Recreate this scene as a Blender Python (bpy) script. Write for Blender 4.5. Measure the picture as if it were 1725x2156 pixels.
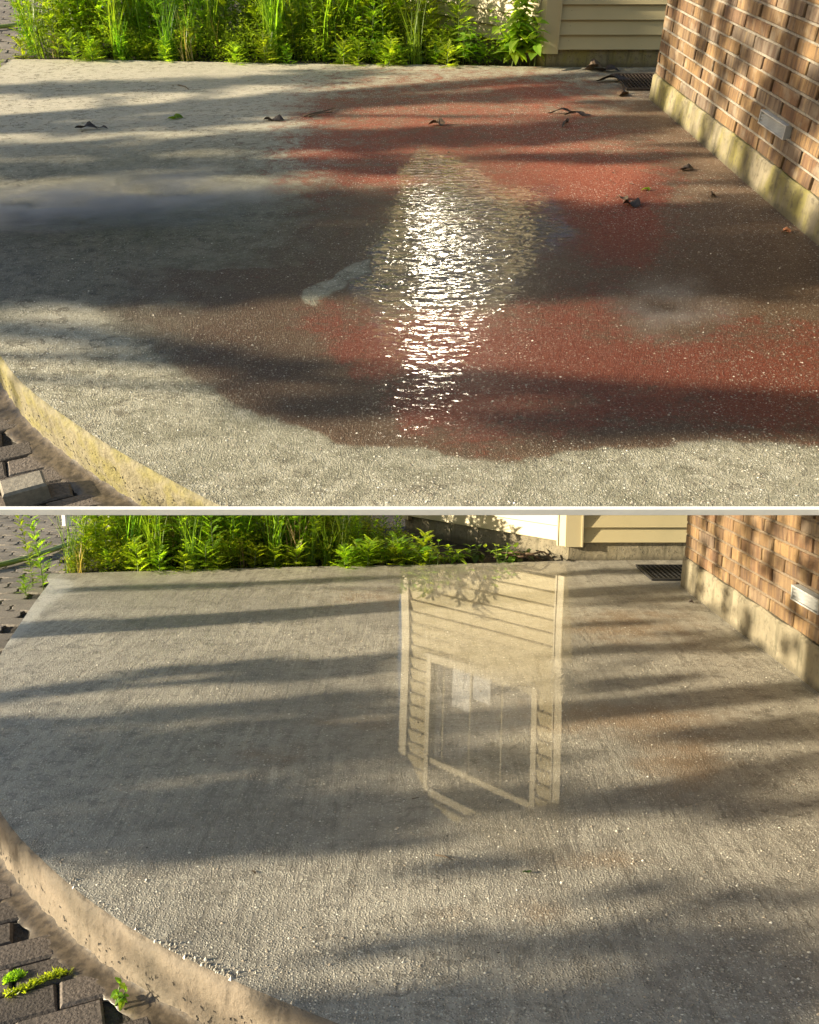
import bpy, math, random
import numpy as np
from mathutils import Matrix, Vector

random.seed(7); RNG = np.random.default_rng(7)
for o in list(bpy.data.objects): bpy.data.objects.remove(o)
scene = bpy.context.scene
COL = scene.collection

# ------------------------------------------------------------------ camera, sky, sun, exposure
F, CX, CY = 1800.0, 862.5, 1078.0                 # focal length and centre in a 1725 px wide picture
H_LOW, H_UP = 1.40, 1.63                          # eye height over the lower patio / over the upper patio
TH_LOW = math.atan2(302.0, F)                     # how far the view dips below the lower patio's horizon
TH_UP = math.atan2(1442.0, F)                     # ... below the raised terrace's own horizon
cam_d = bpy.data.cameras.new('camera'); cam = bpy.data.objects.new('camera', cam_d); COL.objects.link(cam)
cam_d.sensor_fit = 'HORIZONTAL'; cam_d.sensor_width = 36.0; cam_d.lens = 36.0 * F / 1725.0
cam_d.clip_start = 0.05; cam_d.clip_end = 3000
cam.location = (0, 0, H_LOW); cam.rotation_euler = (math.pi / 2 - TH_LOW, 0, 0)
scene.camera = cam

SUN_TRAVEL = Vector((0.935, 0.235, -0.245)).normalized()
world = bpy.data.worlds.new('World'); scene.world = world; world.use_nodes = True
wn = world.node_tree; wn.nodes.clear()
sky = wn.nodes.new('ShaderNodeTexSky'); sky.sky_type = 'NISHITA'; sky.sun_disc = False
sky.sun_elevation = math.asin(-SUN_TRAVEL.z)
sky.sun_rotation = math.atan2(-SUN_TRAVEL.x, -SUN_TRAVEL.y) % (2 * math.pi)
sky.air_density = 1.0; sky.dust_density = 1.2; sky.ozone_density = 1.0
bg = wn.nodes.new('ShaderNodeBackground'); bg.inputs['Strength'].default_value = 0.075
wo = wn.nodes.new('ShaderNodeOutputWorld')
wn.links.new(sky.outputs[0], bg.inputs[0]); wn.links.new(bg.outputs[0], wo.inputs[0])

sun_d = bpy.data.lights.new('sun', 'SUN'); sun_d.energy = 5.0; sun_d.angle = math.radians(0.55)
sun_d.color = (1.0, 0.87, 0.64)
sun = bpy.data.objects.new('sun', sun_d); COL.objects.link(sun)
sun.location = (-20, -7, 12)
sun.rotation_euler = SUN_TRAVEL.to_track_quat('-Z', 'Y').to_euler()

scene.view_settings.view_transform = 'Standard'; scene.view_settings.look = 'None'
scene.view_settings.exposure = 1.42; scene.view_settings.gamma = 1.0
scene.view_settings.use_curve_mapping = False
scene.cycles.max_bounces = 5; scene.cycles.diffuse_bounces = 2; scene.cycles.glossy_bounces = 3; scene.cycles.transmission_bounces = 3
scene.cycles.use_adaptive_sampling = True; scene.cycles.adaptive_threshold = 0.02

# ------------------------------------------------------------------ the two levels
class Level:
    """A patio level: x right, y away from the viewer, z up, slab top at z = 0."""
    def __init__(s, th, h, M): s.th, s.h, s.M = th, h, M
    def ray(s, x, y):
        u = (x - CX) / F; v = (y - CY) / F; c, si = math.cos(s.th), math.sin(s.th)
        return (u, c - v * si, -(si + v * c))
    def g(s, x, y, z=0.0):
        r = s.ray(x, y); t = (z - s.h) / r[2]
        return Vector((r[0] * t, r[1] * t, z))
    def px(s, x, y, z):
        c, si = np.cos(s.th), np.sin(s.th); zz = z - s.h
        Z = y * c - zz * si
        return CX + F * x / Z, CY - F * (y * si + zz * c) / Z
LOW = Level(TH_LOW, H_LOW, Matrix.Identity(4))
UP = Level(TH_UP, H_UP, Matrix.Translation((0, 0, H_LOW)) @ Matrix.Rotation(TH_UP - TH_LOW, 4, 'X') @ Matrix.Scale(.70, 4) @ Matrix.Translation((0, 0, -H_UP)))

# ------------------------------------------------------------------ helpers
def props(o, label=None, cat=None, group=None, kind=None):
    if label: o['label'] = label
    if cat: o['category'] = cat
    if group: o['group'] = group
    if kind: o['kind'] = kind
    return o
def mesh(name, verts, faces, mats=None, smooth=False, mat_idx=None):
    me = bpy.data.meshes.new(name); me.from_pydata([tuple(v) for v in verts], [], faces); me.validate()
    for m in (mats if isinstance(mats, (list, tuple)) else [mats]):
        if m: me.materials.append(m)
    if mat_idx is not None: me.polygons.foreach_set('material_index', mat_idx)
    if smooth: me.polygons.foreach_set('use_smooth', [True] * len(me.polygons))
    me.update(); return me
def obj(name, me, parent=None, M=None):
    o = bpy.data.objects.new(name, me); COL.objects.link(o)
    if parent: o.parent = parent
    if M is not None: o.matrix_local = M
    return o
def empty(name, M):
    o = bpy.data.objects.new(name, None); COL.objects.link(o); o.matrix_world = M; o.empty_display_size = .1
    return o
class MB:
    def __init__(s): s.v = []; s.f = []
    def box(s, x0, x1, y0, y1, z0, z1):
        n = len(s.v)
        s.v += [(x0,y0,z0),(x1,y0,z0),(x1,y1,z0),(x0,y1,z0),(x0,y0,z1),(x1,y0,z1),(x1,y1,z1),(x0,y1,z1)]
        s.f += [tuple(n+i for i in q) for q in ((0,3,2,1),(4,5,6,7),(0,1,5,4),(1,2,6,5),(2,3,7,6),(3,0,4,7))]
        return s
    def bevel_box(s, x0, x1, y0, y1, z0, z1, b, face='-y'):
        """box whose one face has a chamfered rim"""
        n = len(s.v)
        if face == '-y':
            s.v += [(x0,y1,z0),(x1,y1,z0),(x1,y1,z1),(x0,y1,z1),(x0,y0+b,z0),(x1,y0+b,z0),(x1,y0+b,z1),(x0,y0+b,z1),
                    (x0+b,y0,z0+b),(x1-b,y0,z0+b),(x1-b,y0,z1-b),(x0+b,y0,z1-b)]
        else:
            s.v += [(x0,y0,z0),(x1,y0,z0),(x1,y1,z0),(x0,y1,z0),(x0,y0,z1-b),(x1,y0,z1-b),(x1,y1,z1-b),(x0,y1,z1-b),
                    (x0+b,y0+b,z1),(x1-b,y0+b,z1),(x1-b,y1-b,z1),(x0+b,y1-b,z1)]
        s.f += [tuple(n+i for i in q) for q in ((3,2,1,0),(0,1,5,4),(1,2,6,5),(2,3,7,6),(3,0,4,7),(4,5,9,8),(5,6,10,9),(6,7,11,10),(7,4,8,11),(8,9,10,11))]
        return s
    def tube(s, pts, rad, k=6, cap=True):
        pts = [Vector(p) for p in pts]
        if not hasattr(rad, '__len__'): rad = [rad] * len(pts)
        n0 = len(s.v); up = Vector((0.13, 0.31, 0.94))
        for i, p in enumerate(pts):
            t = (pts[min(i+1, len(pts)-1)] - pts[max(i-1, 0)]).normalized()
            a = t.cross(up); a = a.normalized() if a.length > 1e-4 else Vector((1,0,0)); b = t.cross(a)
            for j in range(k):
                q = 2*math.pi*j/k; s.v.append(tuple(p + (a*math.cos(q) + b*math.sin(q)) * rad[i]))
        for i in range(len(pts)-1):
            for j in range(k):
                a0 = n0+i*k+j; a1 = n0+i*k+(j+1) % k
                s.f.append((a0, a1, a1+k, a0+k))
        if cap:
            s.f.append(tuple(n0+j for j in range(k))[::-1]); m = n0+(len(pts)-1)*k; s.f.append(tuple(m+j for j in range(k)))
        return s
    def mesh(s, name, mat, smooth=False): return mesh(name, s.v, s.f, mat, smooth)

class NT:
    """tiny node-tree writer"""
    def __init__(s, name):
        s.m = bpy.data.materials.new(name); s.m.use_nodes = True; s.t = s.m.node_tree; s.t.nodes.clear()
        s.out = s.t.nodes.new('ShaderNodeOutputMaterial')
    def set(s, sock, v):
        if v is None: return
        if isinstance(v, bpy.types.NodeSocket): s.t.links.new(v, sock)
        elif isinstance(v, bpy.types.Node): s.t.links.new(v.outputs[0], sock)
        else:
            if sock.type == 'RGBA' and len(v) == 3: v = (*v, 1)
            sock.default_value = v
    def n(s, typ, ins=None, **kw):
        nd = s.t.nodes.new('ShaderNode' + typ)
        for k, v in kw.items(): setattr(nd, k, v)
        for k, v in (ins or {}).items(): s.set(nd.inputs[k], v)
        return nd
    def math(s, op, a, b=0.0, clamp=False): return s.n('Math', {0: a, 1: b}, operation=op, use_clamp=clamp).outputs[0]
    def mix(s, fac, a, b, blend='MIX'):
        nd = s.n('Mix', None, data_type='RGBA', blend_type=blend, clamp_factor=True)
        s.set(nd.inputs[0], fac); s.set(nd.inputs[6], a); s.set(nd.inputs[7], b); return nd.outputs[2]
    def ramp(s, fac, lo, hi, a=0.0, b=1.0):
        nd = s.n('MapRange', {0: fac, 1: lo, 2: hi, 3: a, 4: b}, clamp=True, interpolation_type='SMOOTHSTEP'); return nd.outputs[0]
    def noise(s, vec, scale, detail=4, rough=.55, dist=0.0):
        return s.n('TexNoise', {'Vector': vec, 'Scale': scale, 'Detail': detail, 'Roughness': rough, 'Distortion': dist}).outputs[0]
    def vor(s, vec, scale, feature='F1', rnd=1.0):
        return s.n('TexVoronoi', {'Vector': vec, 'Scale': scale, 'Randomness': rnd}, feature=feature)
    def coord(s, which='Object', scale=(1,1,1)):
        c = s.n('TexCoord').outputs[which]
        if scale == (1,1,1): return c
        return s.n('Mapping', {0: c, 3: scale}).outputs[0]
    def attr(s, name): return s.n('Attribute', None, attribute_name=name).outputs['Fac']
    def bump(s, h, strength=.5, dist=.01, normal=None): return s.n('Bump', {'Height': h, 'Strength': strength, 'Distance': dist, 'Normal': normal}).outputs[0]
    def bsdf(s, **ins):
        nd = s.n('BsdfPrincipled', {k.replace('_', ' '): v for k, v in ins.items()}); s.t.links.new(nd.outputs[0], s.out.inputs[0]); return nd

# ------------------------------------------------------------------ materials
def concrete_slab(name, upper):
    m = NT(name); P = m.coord()
    big = m.noise(P, .9, 3, .6); mid = m.noise(P, 7.0, 4, .62); fine = m.noise(P, 60.0, 3, .65)
    brush = m.noise(m.n('Mapping', {0: P, 2: (0, 0, .22), 3: (20.0, 1.8, 1.0)}).outputs[0], 1.0, 3, .65, 1.4)
    va = m.vor(P, 70.0); vb = m.vor(P, 150.0)
    ra = m.n('SeparateColor', {0: va.outputs['Color']}); rb = m.n('SeparateColor', {0: vb.outputs['Color']})
    spa = m.math('MULTIPLY', m.math('GREATER_THAN', ra.outputs[0], .76), m.ramp(va.outputs['Distance'], .36, .20))
    spb = m.math('MULTIPLY', m.math('GREATER_THAN', rb.outputs[0], .58), m.ramp(vb.outputs['Distance'], .42, .25))
    dkb = m.math('MULTIPLY', m.math('LESS_THAN', rb.outputs[1], .16), m.ramp(vb.outputs['Distance'], .45, .2))
    speck = m.math('MAXIMUM', spa, m.math('MULTIPLY', spb, .7))
    flake = m.noise(m.n('Mapping', {0: P, 2: (0, 0, -.3), 3: (15.0, 21.0, 1.0)}).outputs[0], 1.0, 5, .78, .8)
    wet = m.attr('wet'); pud = m.attr('puddle'); stain = m.attr('stain'); red = m.attr('red'); pale = m.attr('pale')
    if upper:
        c = m.mix(m.ramp(big, .35, .65), (.285, .27, .195), (.345, .32, .235))
        c = m.mix(m.ramp(mid, .42, .62, 0, .75), c, (.20, .19, .13))
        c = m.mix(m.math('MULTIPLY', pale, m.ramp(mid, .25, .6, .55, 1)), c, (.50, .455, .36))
    else:
        c = m.mix(m.ramp(big, .35, .65), (.32, .295, .245), (.42, .385, .315))
        c = m.mix(m.ramp(mid, .44, .64, 0, .6), c, (.22, .20, .165))
        c = m.mix(m.math('MULTIPLY', m.ramp(brush, .5, .66, 0, .75), m.ramp(big, .4, .55)), c, (.50, .46, .38)); c = m.mix(m.math('MULTIPLY', m.ramp(brush, .48, .34, 0, .6), m.ramp(big, .62, .45)), c, (.20, .18, .145))
        c = m.mix(m.math('MULTIPLY', pale, m.ramp(mid, .2, .5, .5, 1)), c, (.55, .53, .47))
    c = m.mix(m.math('MULTIPLY', m.ramp(flake, .50, .62, 0, .80 if upper else .60), m.ramp(big, .35, .60, .35, 1)), c, (.12, .105, .075) if upper else (.13, .115, .09))
    c = m.mix(m.ramp(flake, .48, .38, 0, .45), c, (.46, .43, .34) if upper else (.42, .385, .31))
    # brown film of dirt, then worn red paint with torn edges
    st = m.ramp(m.math('ADD', stain, m.math('MULTIPLY', m.math('SUBTRACT', mid, .5), .55 if upper else .9)), .26 if upper else .16, .66 if upper else .80)
    c = m.mix(m.math('MULTIPLY', st, .85), c, m.mix(m.ramp(fine, .3, .7), (.135, .078, .046), (.21, .12, .07)) if upper else (.30, .205, .12))
    rd = m.ramp(m.math('ADD', m.math('ADD', red, m.math('MULTIPLY', m.math('SUBTRACT', mid, .5), .75)), m.math('ADD', m.math('MULTIPLY', m.math('SUBTRACT', fine, .5), .5), m.math('MULTIPLY', m.math('SUBTRACT', flake, .5), 1.1))), .24, .70)
    c = m.mix(m.math('MULTIPLY', rd, .92), c, m.mix(m.ramp(fine, .3, .7), (.225, .052, .029), (.35, .102, .058)))
    c = m.mix(m.ramp(fine, .52, .78, 0, .35), c, (.09, .075, .055))
    # exposed pebbles
    keep = m.ramp(big, .35, .6, .5, 1.0)
    c = m.mix(m.math('MULTIPLY', m.math('MULTIPLY', speck, keep), .85), c, (.66, .63, .52))
    c = m.mix(m.math('MULTIPLY', dkb, .5), c, (.07, .065, .05))
    # darker and glossier where water soaks in, and where the mask paints shade
    c = m.mix(m.math('MULTIPLY', wet, .92 if upper else .55), c, m.mix(1.0, c, (.40, .38, .35), 'MULTIPLY'))
    h = m.math('ADD', m.math('MULTIPLY', fine, .6), m.math('MULTIPLY', m.ramp(vb.outputs['Distance'], .5, .1), .5))
    h = m.math('ADD', h, m.math('MULTIPLY', flake, .7 if upper else .5))
    if not upper: h = m.math('ADD', h, m.math('MULTIPLY', brush, .6))
    nb = m.bump(h, .85, .0055)
    # ripples of the running water film
    if upper:
        w1 = m.noise(m.n('Mapping', {0: P, 2: (0, 0, .12), 3: (10.0, 25.0, 1.0)}).outputs[0], 1.0, 2, .55, .6)
        nw = m.bump(w1, 1.0, .0072)
        cr = .065
    else:
        w1 = m.noise(P, 1.6, 1, .5); w2 = m.noise(m.n('Mapping', {0: P, 3: (26.0, 40.0, 1.0)}).outputs[0], 1.0, 2, .6)
        agit = m.attr('ripple')
        nw = m.bump(m.math('ADD', m.math('MULTIPLY', w1, .05), m.math('MULTIPLY', m.math('MULTIPLY', w2, agit), .8)), .35, .006)
        cr = .02
    film = m.ramp(m.math('ADD', pud, m.math('MULTIPLY', m.math('SUBTRACT', fine, .5), .9)), .40, .62)
    rough = m.n('MapRange', {0: wet, 1: 0.0, 2: 1.0, 3: .85 if upper else .62, 4: .48 if upper else .30}).outputs[0]
    m.bsdf(Base_Color=c, Roughness=rough, Normal=nb, Specular_IOR_Level=.28 if upper else .5, Coat_Weight=film, Coat_Roughness=cr, Coat_IOR=1.38, Coat_Normal=nw)
    return m.m

def simple(name, col, rough=.6, var=.12, scale=20, bump=.3, bdist=.003, metal=0.0, spec=.5, extra=None, obj_var=0.0):
    m = NT(name); P = m.coord(); a = m.noise(P, scale, 5, .6); b = m.noise(P, scale*.12+.6, 4)
    c = m.mix(m.ramp(a, .3, .7), tuple(x*(1-var) for x in col), tuple(min(1, x*(1+var)) for x in col))
    c = m.mix(m.ramp(b, .45, .75, 0, .35), c, tuple(x*.6 for x in col))
    if obj_var:
        r = m.n('ObjectInfo').outputs['Random']
        c = m.n('HueSaturation', {'Color': c, 'Value': m.n('MapRange', {0: r, 3: 1-obj_var, 4: 1+obj_var}).outputs[0]}).outputs[0]
    if extra: c = extra(m, P, c)
    m.bsdf(Base_Color=c, Roughness=rough, Normal=m.bump(a, bump, bdist), Metallic=metal, Specular_IOR_Level=spec)
    return m.m

def brick_mat(name, upper):
    m = NT(name); P = m.coord(); r = m.n('ObjectInfo').outputs['Random']
    pos = m.n('VectorMath', {0: P, 1: m.n('CombineXYZ', {0: m.math('MULTIPLY', r, 37.0), 1: m.math('MULTIPLY', r, 11.0), 2: m.math('MULTIPLY', r, 23.0)}).outputs[0]}, operation='ADD').outputs[0]
    stv = m.noise(m.n('Mapping', {0: pos, 3: (34.0, 10.0, 3.5)}).outputs[0], 1.0, 5, .6)
    gr = m.noise(pos, 130.0, 4, .6); bl = m.noise(pos, 9.0, 3)
    base = m.mix(r, (.125, .074, .034), (.235, .142, .06))
    base = m.mix(m.ramp(m.math('FRACT', m.math('MULTIPLY', r, 13.7)), .65, 1.0, 0, .7), base, (.15, .125, .10))
    base = m.mix(m.ramp(m.math('FRACT', m.math('MULTIPLY', r, 7.3)), .6, 1.0, 0, .8), base, (.155, .082, .042))
    c = m.mix(m.ramp(stv, .48, .62, 0, .8), base, (.085, .05, .03))
    c = m.mix(m.ramp(stv, .47, .34, 0, .6), c, (.27, .185, .09))
    c = m.mix(m.ramp(gr, .58, .75, 0, .5), c, (.08, .048, .03))
    c = m.mix(m.ramp(bl, .52, .75, 0, .55), c, (.30, .25, .18) if upper else (.28, .20, .12))
    pits = m.vor(pos, 120.0); pm = m.ramp(pits.outputs['Distance'], .22, .12)
    pm = m.math('MULTIPLY', pm, m.math('GREATER_THAN', m.n('SeparateColor', {0: pits.outputs['Color']}).outputs[0], .72))
    c = m.mix(pm, c, (.045, .028, .02))
    h = m.math('SUBTRACT', m.math('ADD', m.math('MULTIPLY', stv, .5), m.math('MULTIPLY', gr, .5)), pm)
    m.bsdf(Base_Color=c, Roughness=.82, Normal=m.bump(h, .6, .004))
    return m.m

def foundation_mat(name, upper):
    m = NT(name); P = m.coord(); a = m.noise(P, 4.0, 6, .65); b = m.noise(P, 30.0, 5, .6); v = m.vor(P, 60.0)
    c = m.mix(m.ramp(a, .35, .65), (.17, .145, .095), (.245, .21, .14))
    moss = m.noise(m.n('Mapping', {0: P, 3: (5.0, 5.0, 2.0)}).outputs[0], 1.0, 5, .65)
    if upper: c = m.mix(m.ramp(moss, .38, .62, 0, .75), c, (.20, .175, .04))
    else: c = m.mix(m.ramp(moss, .50, .72, 0, .45), c, (.20, .165, .085))
    c = m.mix(m.ramp(b, .52, .68, 0, .7), c, (.10, .085, .055))
    drip = m.noise(m.n('Mapping', {0: P, 3: (16.0, 16.0, 2.0)}).outputs[0], 1.0, 4, .65); c = m.mix(m.ramp(drip, .50, .66, 0, .65), c, (.085, .075, .045))
    c = m.mix(m.math('MULTIPLY', m.ramp(m.math('ADD', m.n('SeparateXYZ', {0: P}).outputs[2], m.math('MULTIPLY', m.math('SUBTRACT', a, .5), .08)), .045, .0), .7), c, (.07, .06, .04))
    pit = m.math('MULTIPLY', m.ramp(v.outputs['Distance'], .25, .1), m.math('GREATER_THAN', m.n('SeparateColor', {0: v.outputs['Color']}).outputs[1], .85))
    c = m.mix(pit, c, (.06, .05, .035))
    m.bsdf(Base_Color=c, Roughness=.88, Normal=m.bump(m.math('SUBTRACT', m.math('ADD', b, m.math('MULTIPLY', a, .5)), pit), .8, .006))
    return m.m

def leaf_mat(name, a, b, trans=.62):
    m = NT(name); P = m.coord(); r = m.n('ObjectInfo').outputs['Random']; ri = m.n('NewGeometry').outputs['Random Per Island']
    c = m.mix(ri, a, b); c = m.n('HueSaturation', {'Color': c, 'Hue': m.n('MapRange', {0: m.math('FRACT', m.math('MULTIPLY', r, 5.7)), 3: .465, 4: .515}).outputs[0], 'Value': m.n('MapRange', {0: r, 3: .8, 4: 1.45}).outputs[0]}).outputs[0]
    c = m.mix(m.ramp(m.noise(P, 30, 3), .5, .8, 0, .4), c, tuple(x*.55 for x in a))
    p = m.n('BsdfPrincipled', {'Base Color': c, 'Roughness': .42})
    t = m.n('BsdfTranslucent', {0: m.mix(1.0, c, (2.1, 2.1, .6), 'MULTIPLY')})
    mx = m.n('MixShader', {0: trans, 1: p.outputs[0], 2: t.outputs[0]}); m.t.links.new(mx.outputs[0], m.out.inputs[0])
    return m.m

def siding_mat(name, col):
    m = NT(name); P = m.coord(); g = m.noise(m.n('Mapping', {0: P, 3: (6.0, 60.0, 160.0)}).outputs[0], 1.0, 4, .6); d = m.noise(P, 2.5, 5, .6)
    c = m.mix(m.ramp(d, .5, .8, 0, .25), col, tuple(x*.72 for x in col))
    sp = m.vor(P, 22.0); dirt = m.math('MULTIPLY', m.ramp(sp.outputs['Distance'], .10, .05), m.math('GREATER_THAN', m.n('SeparateColor', {0: sp.outputs['Color']}).outputs[0], .8))
    c = m.mix(m.math('MULTIPLY', dirt, .7), c, (.08, .06, .04))
    m.bsdf(Base_Color=c, Roughness=.5, Normal=m.bump(g, .12, .002))
    return m.m

def pebble_mat(name, cols):
    m = NT(name); ri = m.n('NewGeometry').outputs['Random Per Island']
    cr = m.n('ValToRGB', {0: ri}); e = cr.color_ramp.elements
    e[0].color = (*cols[0], 1); e[1].color = (*cols[-1], 1)
    for i, c in enumerate(cols[1:-1]): x = e.new((i+1)/(len(cols)-1)); x.color = (*c, 1)
    m.bsdf(Base_Color=cr.outputs[0], Roughness=.38); return m.m

M_SLAB_UP = concrete_slab('painted_concrete', True); M_SLAB_LOW = concrete_slab('washed_concrete', False)
M_BRICK_UP = brick_mat('brick_dusty', True); M_BRICK_LOW = brick_mat('brick_clean', False)
M_FOUND_UP = foundation_mat('mossy_foundation', True); M_FOUND_LOW = foundation_mat('clean_foundation', False)
M_MORTAR_UP = simple('mortar_grey', (.235, .21, .17), .95, .2, 60, .8)
M_MORTAR_LOW = simple('mortar_brown', (.16, .12, .08), .95, .2, 60, .8)
M_JOINT = simple('joint_shade', (.075, .06, .045), .95, .3, 60, .6)  # near-black colour stands for the shade inside deep, open head joints
M_SIDING = siding_mat('cream_vinyl', (.45, .38, .215)); M_TRIM = siding_mat('cream_trim', (.46, .395, .24))
M_SOIL = simple('soil', (.042, .034, .024), .95, .4, 30, 1.0, .03)
M_GROUND = simple('earth', (.07, .065, .04), .95, .3, 3, .6, .05)
M_PAVER = simple('paver_stone', (.105, .085, .07), .75, .35, 90, 1.0, .004, obj_var=.3)
M_PAVER_LIGHT = simple('paver_pale', (.19, .165, .135), .8, .3, 90, .8, .004, obj_var=.25)
M_GUTTER = simple('wet_gutter', (.085, .066, .044), .4, .5, 35, .6, .004)
def curb_mat(name, cols, moss):
    m = NT(name); P = m.coord(); a = m.noise(P, 5.0, 5, .65); b = m.noise(P, 45.0, 4, .65); st = m.noise(m.n('Mapping', {0: P, 3: (30.0, 30.0, 3.0)}).outputs[0], 1.0, 3, .6)
    c = m.mix(m.ramp(a, .3, .7), cols[0], cols[1]); c = m.mix(m.ramp(st, .5, .72, 0, .6), c, cols[2])
    if moss: c = m.mix(m.ramp(m.noise(P, 9.0, 4, .6), .42, .62, 0, .7), c, (.19, .165, .04))
    c = m.mix(m.ramp(b, .55, .72, 0, .6), c, tuple(x*.35 for x in cols[0]))
    z = m.n('SeparateXYZ', {0: P}).outputs[2]; wv = m.n('TexNoise', {'Vector': P, 'Scale': 60.0, 'Detail': 3.0}).outputs[1]; v = m.vor(m.n('VectorMath', {0: P, 1: m.n('VectorMath', {0: wv, 1: (.035, .035, .035)}, operation='MULTIPLY').outputs[0]}, operation='ADD').outputs[0], 58.0)
    band = m.math('ADD', m.ramp(z, -.035, -.10), m.math('MULTIPLY', m.math('SUBTRACT', a, .5), 1.6))
    pit = m.math('MULTIPLY', m.math('MULTIPLY', m.ramp(v.outputs['Distance'], .34, .20), m.math('GREATER_THAN', m.n('SeparateColor', {0: v.outputs['Color']}).outputs[0], .55)), m.ramp(band, .45, .75))
    c = m.mix(pit, c, tuple(x*.22 for x in cols[0]))
    m.bsdf(Base_Color=c, Roughness=.8, Normal=m.bump(m.math('SUBTRACT', m.math('ADD', b, a), m.math('MULTIPLY', pit, 1.4)), 1.0, .006)); return m.m
M_CURB_UP = curb_mat('curb_mossy', ((.165, .145, .085), (.235, .205, .125), (.10, .08, .05)), True)
M_CURB_LOW = curb_mat('curb_tan', ((.14, .115, .082), (.20, .16, .115), (.085, .066, .046)), False)
M_WHITE = simple('white_paint', (.80, .80, .79), .5, .03, 12, .1)
M_UNDER = simple('bounce_underside', (.62, .60, .55), .9, .05, 8, .2)  # terrace underside, made pale to bounce light onto the lower patio
M_LEAF_F = leaf_mat('weed_leaf', (.15, .235, .02), (.25, .36, .035))
M_LEAF_G = leaf_mat('grass_blade', (.09, .19, .02), (.15, .27, .035))
M_LEAF_B = leaf_mat('broad_leaf', (.12, .23, .025), (.21, .34, .045))
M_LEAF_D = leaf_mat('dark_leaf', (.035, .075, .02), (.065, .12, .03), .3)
M_STEM = simple('stem', (.10, .14, .035), .6, .2, 40, .2)
M_BARK = simple('bark', (.10, .075, .05), .9, .3, 12, 1.0, .02)
M_TREE = leaf_mat('tree_leaf', (.045, .09, .018), (.08, .14, .03), .35)
M_DEAD = simple('dead_leaf', (.035, .024, .018), .55, .4, 60, .4)
M_DEAD2 = simple('brown_leaf', (.11, .07, .04), .6, .4, 60, .4)
M_TWIG = simple('twig', (.13, .095, .06), .8, .3, 80, .4)
M_HOSE = simple('hose_green', (.27, .34, .06), .4, .1, 30, .1)
M_RUBBER = simple('black_rubber', (.018, .018, .019), .45, .2, 60, .3)
M_ALU = simple('aluminium', (.50, .50, .48), .45, .08, 40, .2, metal=.15)
M_VENTDARK = simple('vent_dark', (.02, .02, .02), .8, .1, 30, .1)
M_PEB = pebble_mat('aggregate', [(.55, .51, .42), (.33, .29, .22), (.68, .65, .56), (.18, .15, .11), (.42, .36, .27), (.30, .25, .19)])
def glass_mat(name, rough, col=(.02, .022, .025)):
    m = NT(name); m.bsdf(Base_Color=col, Roughness=rough, IOR=1.5, Specular_IOR_Level=.7, Coat_Weight=1.0, Coat_Roughness=rough); return m.m
def clear_glass(name):
    m = NT(name); mx = m.n('MixShader', {0: .10, 1: m.n('BsdfTransparent', {0: (.93, .95, .95)}).outputs[0], 2: m.n('BsdfGlossy', {'Roughness': .02}).outputs[0]}); m.t.links.new(mx.outputs[0], m.out.inputs[0]); return m.m
M_GLASS = clear_glass('window_glass'); M_GLINT = glass_mat('sun_glare_glass', .12)
M_CURTAIN = simple('curtain', (.75, .72, .76), .8, .08, 8, .2)

# ------------------------------------------------------------------ ground of the lower place, terrace base of the upper one
g = MB(); R = 900.0
g.v = [(-R, -R, -.19), (R, -R, -.19), (R, R, -.19), (-R, R, -.19)]; g.f = [(0, 1, 2, 3)]
props(obj('ground', g.mesh('ground', M_GROUND)), kind='structure')

def up_y(pix, z): return UP.g(CX, pix, z).y
tb = MB()
yf0, yf1, yb = up_y(1076, -.215), up_y(1084, -.28), 12.9
def xl_t(y): return -(.56 + .374 * y)
tv = []
for (y, z) in ((yf0, -.215), (yb, -.215), (yb, -.28), (yf1, -.28)):
    tv += [(xl_t(y), y, z), (3.2 + max(0, y - 7)*.35, y, z)]
tb.v = tv; tb.f = [(0, 1, 3, 2), (2, 3, 5, 4), (4, 5, 7, 6), (6, 7, 1, 0), (0, 2, 4, 6), (1, 7, 5, 3)]
terrace = props(obj('terrace_base', tb.mesh('terrace_base', M_UNDER), None, UP.M), kind='structure')
bd = MB(); zb = H_UP - 2.050 * H_UP / up_y(1086.5, 0.0)
bd.bevel_box(-1.62, 1.62, 2.050, 2.061, zb, 0.001, .004, '-y')
obj('edge_board', bd.mesh('edge_board', M_WHITE), terrace)
inv = UP.M.inverted()
for (x, y) in ((3.10, 3.0), (3.10, 7.0), (4.9, 12.7), (-4.9, 12.7)):
    top = UP.M @ Vector((x, y, -.28)); p = MB(); p.tube([inv @ Vector((top.x, top.y, -.19)), inv @ top], .06, 12)
    obj('post', p.mesh('post', M_WHITE), terrace)

# ------------------------------------------------------------------ slabs
def sdist(px, py, poly):
    """signed distance in px to a polygon, negative inside"""
    poly = np.array(poly, float); d = np.full(px.shape, 1e9); ins = np.zeros(px.shape, bool)
    for i in range(len(poly)):
        a, b = poly[i-1], poly[i]; e = b - a; w0, w1 = px - a[0], py - a[1]
        t = np.clip((w0*e[0] + w1*e[1]) / (e @ e + 1e-9), 0, 1)
        d = np.minimum(d, np.hypot(w0 - t*e[0], w1 - t*e[1]))
        c = ((a[1] > py) != (b[1] > py)) & (px < (b[0]-a[0]) * (py - a[1]) / (b[1]-a[1] + 1e-12) + a[0]); ins ^= c
    return np.where(ins, -d, d)
def soft(px, py, poly, w): return 1 / (1 + np.exp(np.clip(sdist(px, py, poly) / w * 2.2, -30, 30)))
def ell(px, py, cx, cy, rx, ry, ang=0.0):
    c, s = math.cos(ang), math.sin(ang); dx, dy = px - cx, py - cy
    q = ((dx*c + dy*s) / rx)**2 + ((-dx*s + dy*c) / ry)**2
    return np.exp(-q * 1.1)

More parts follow.
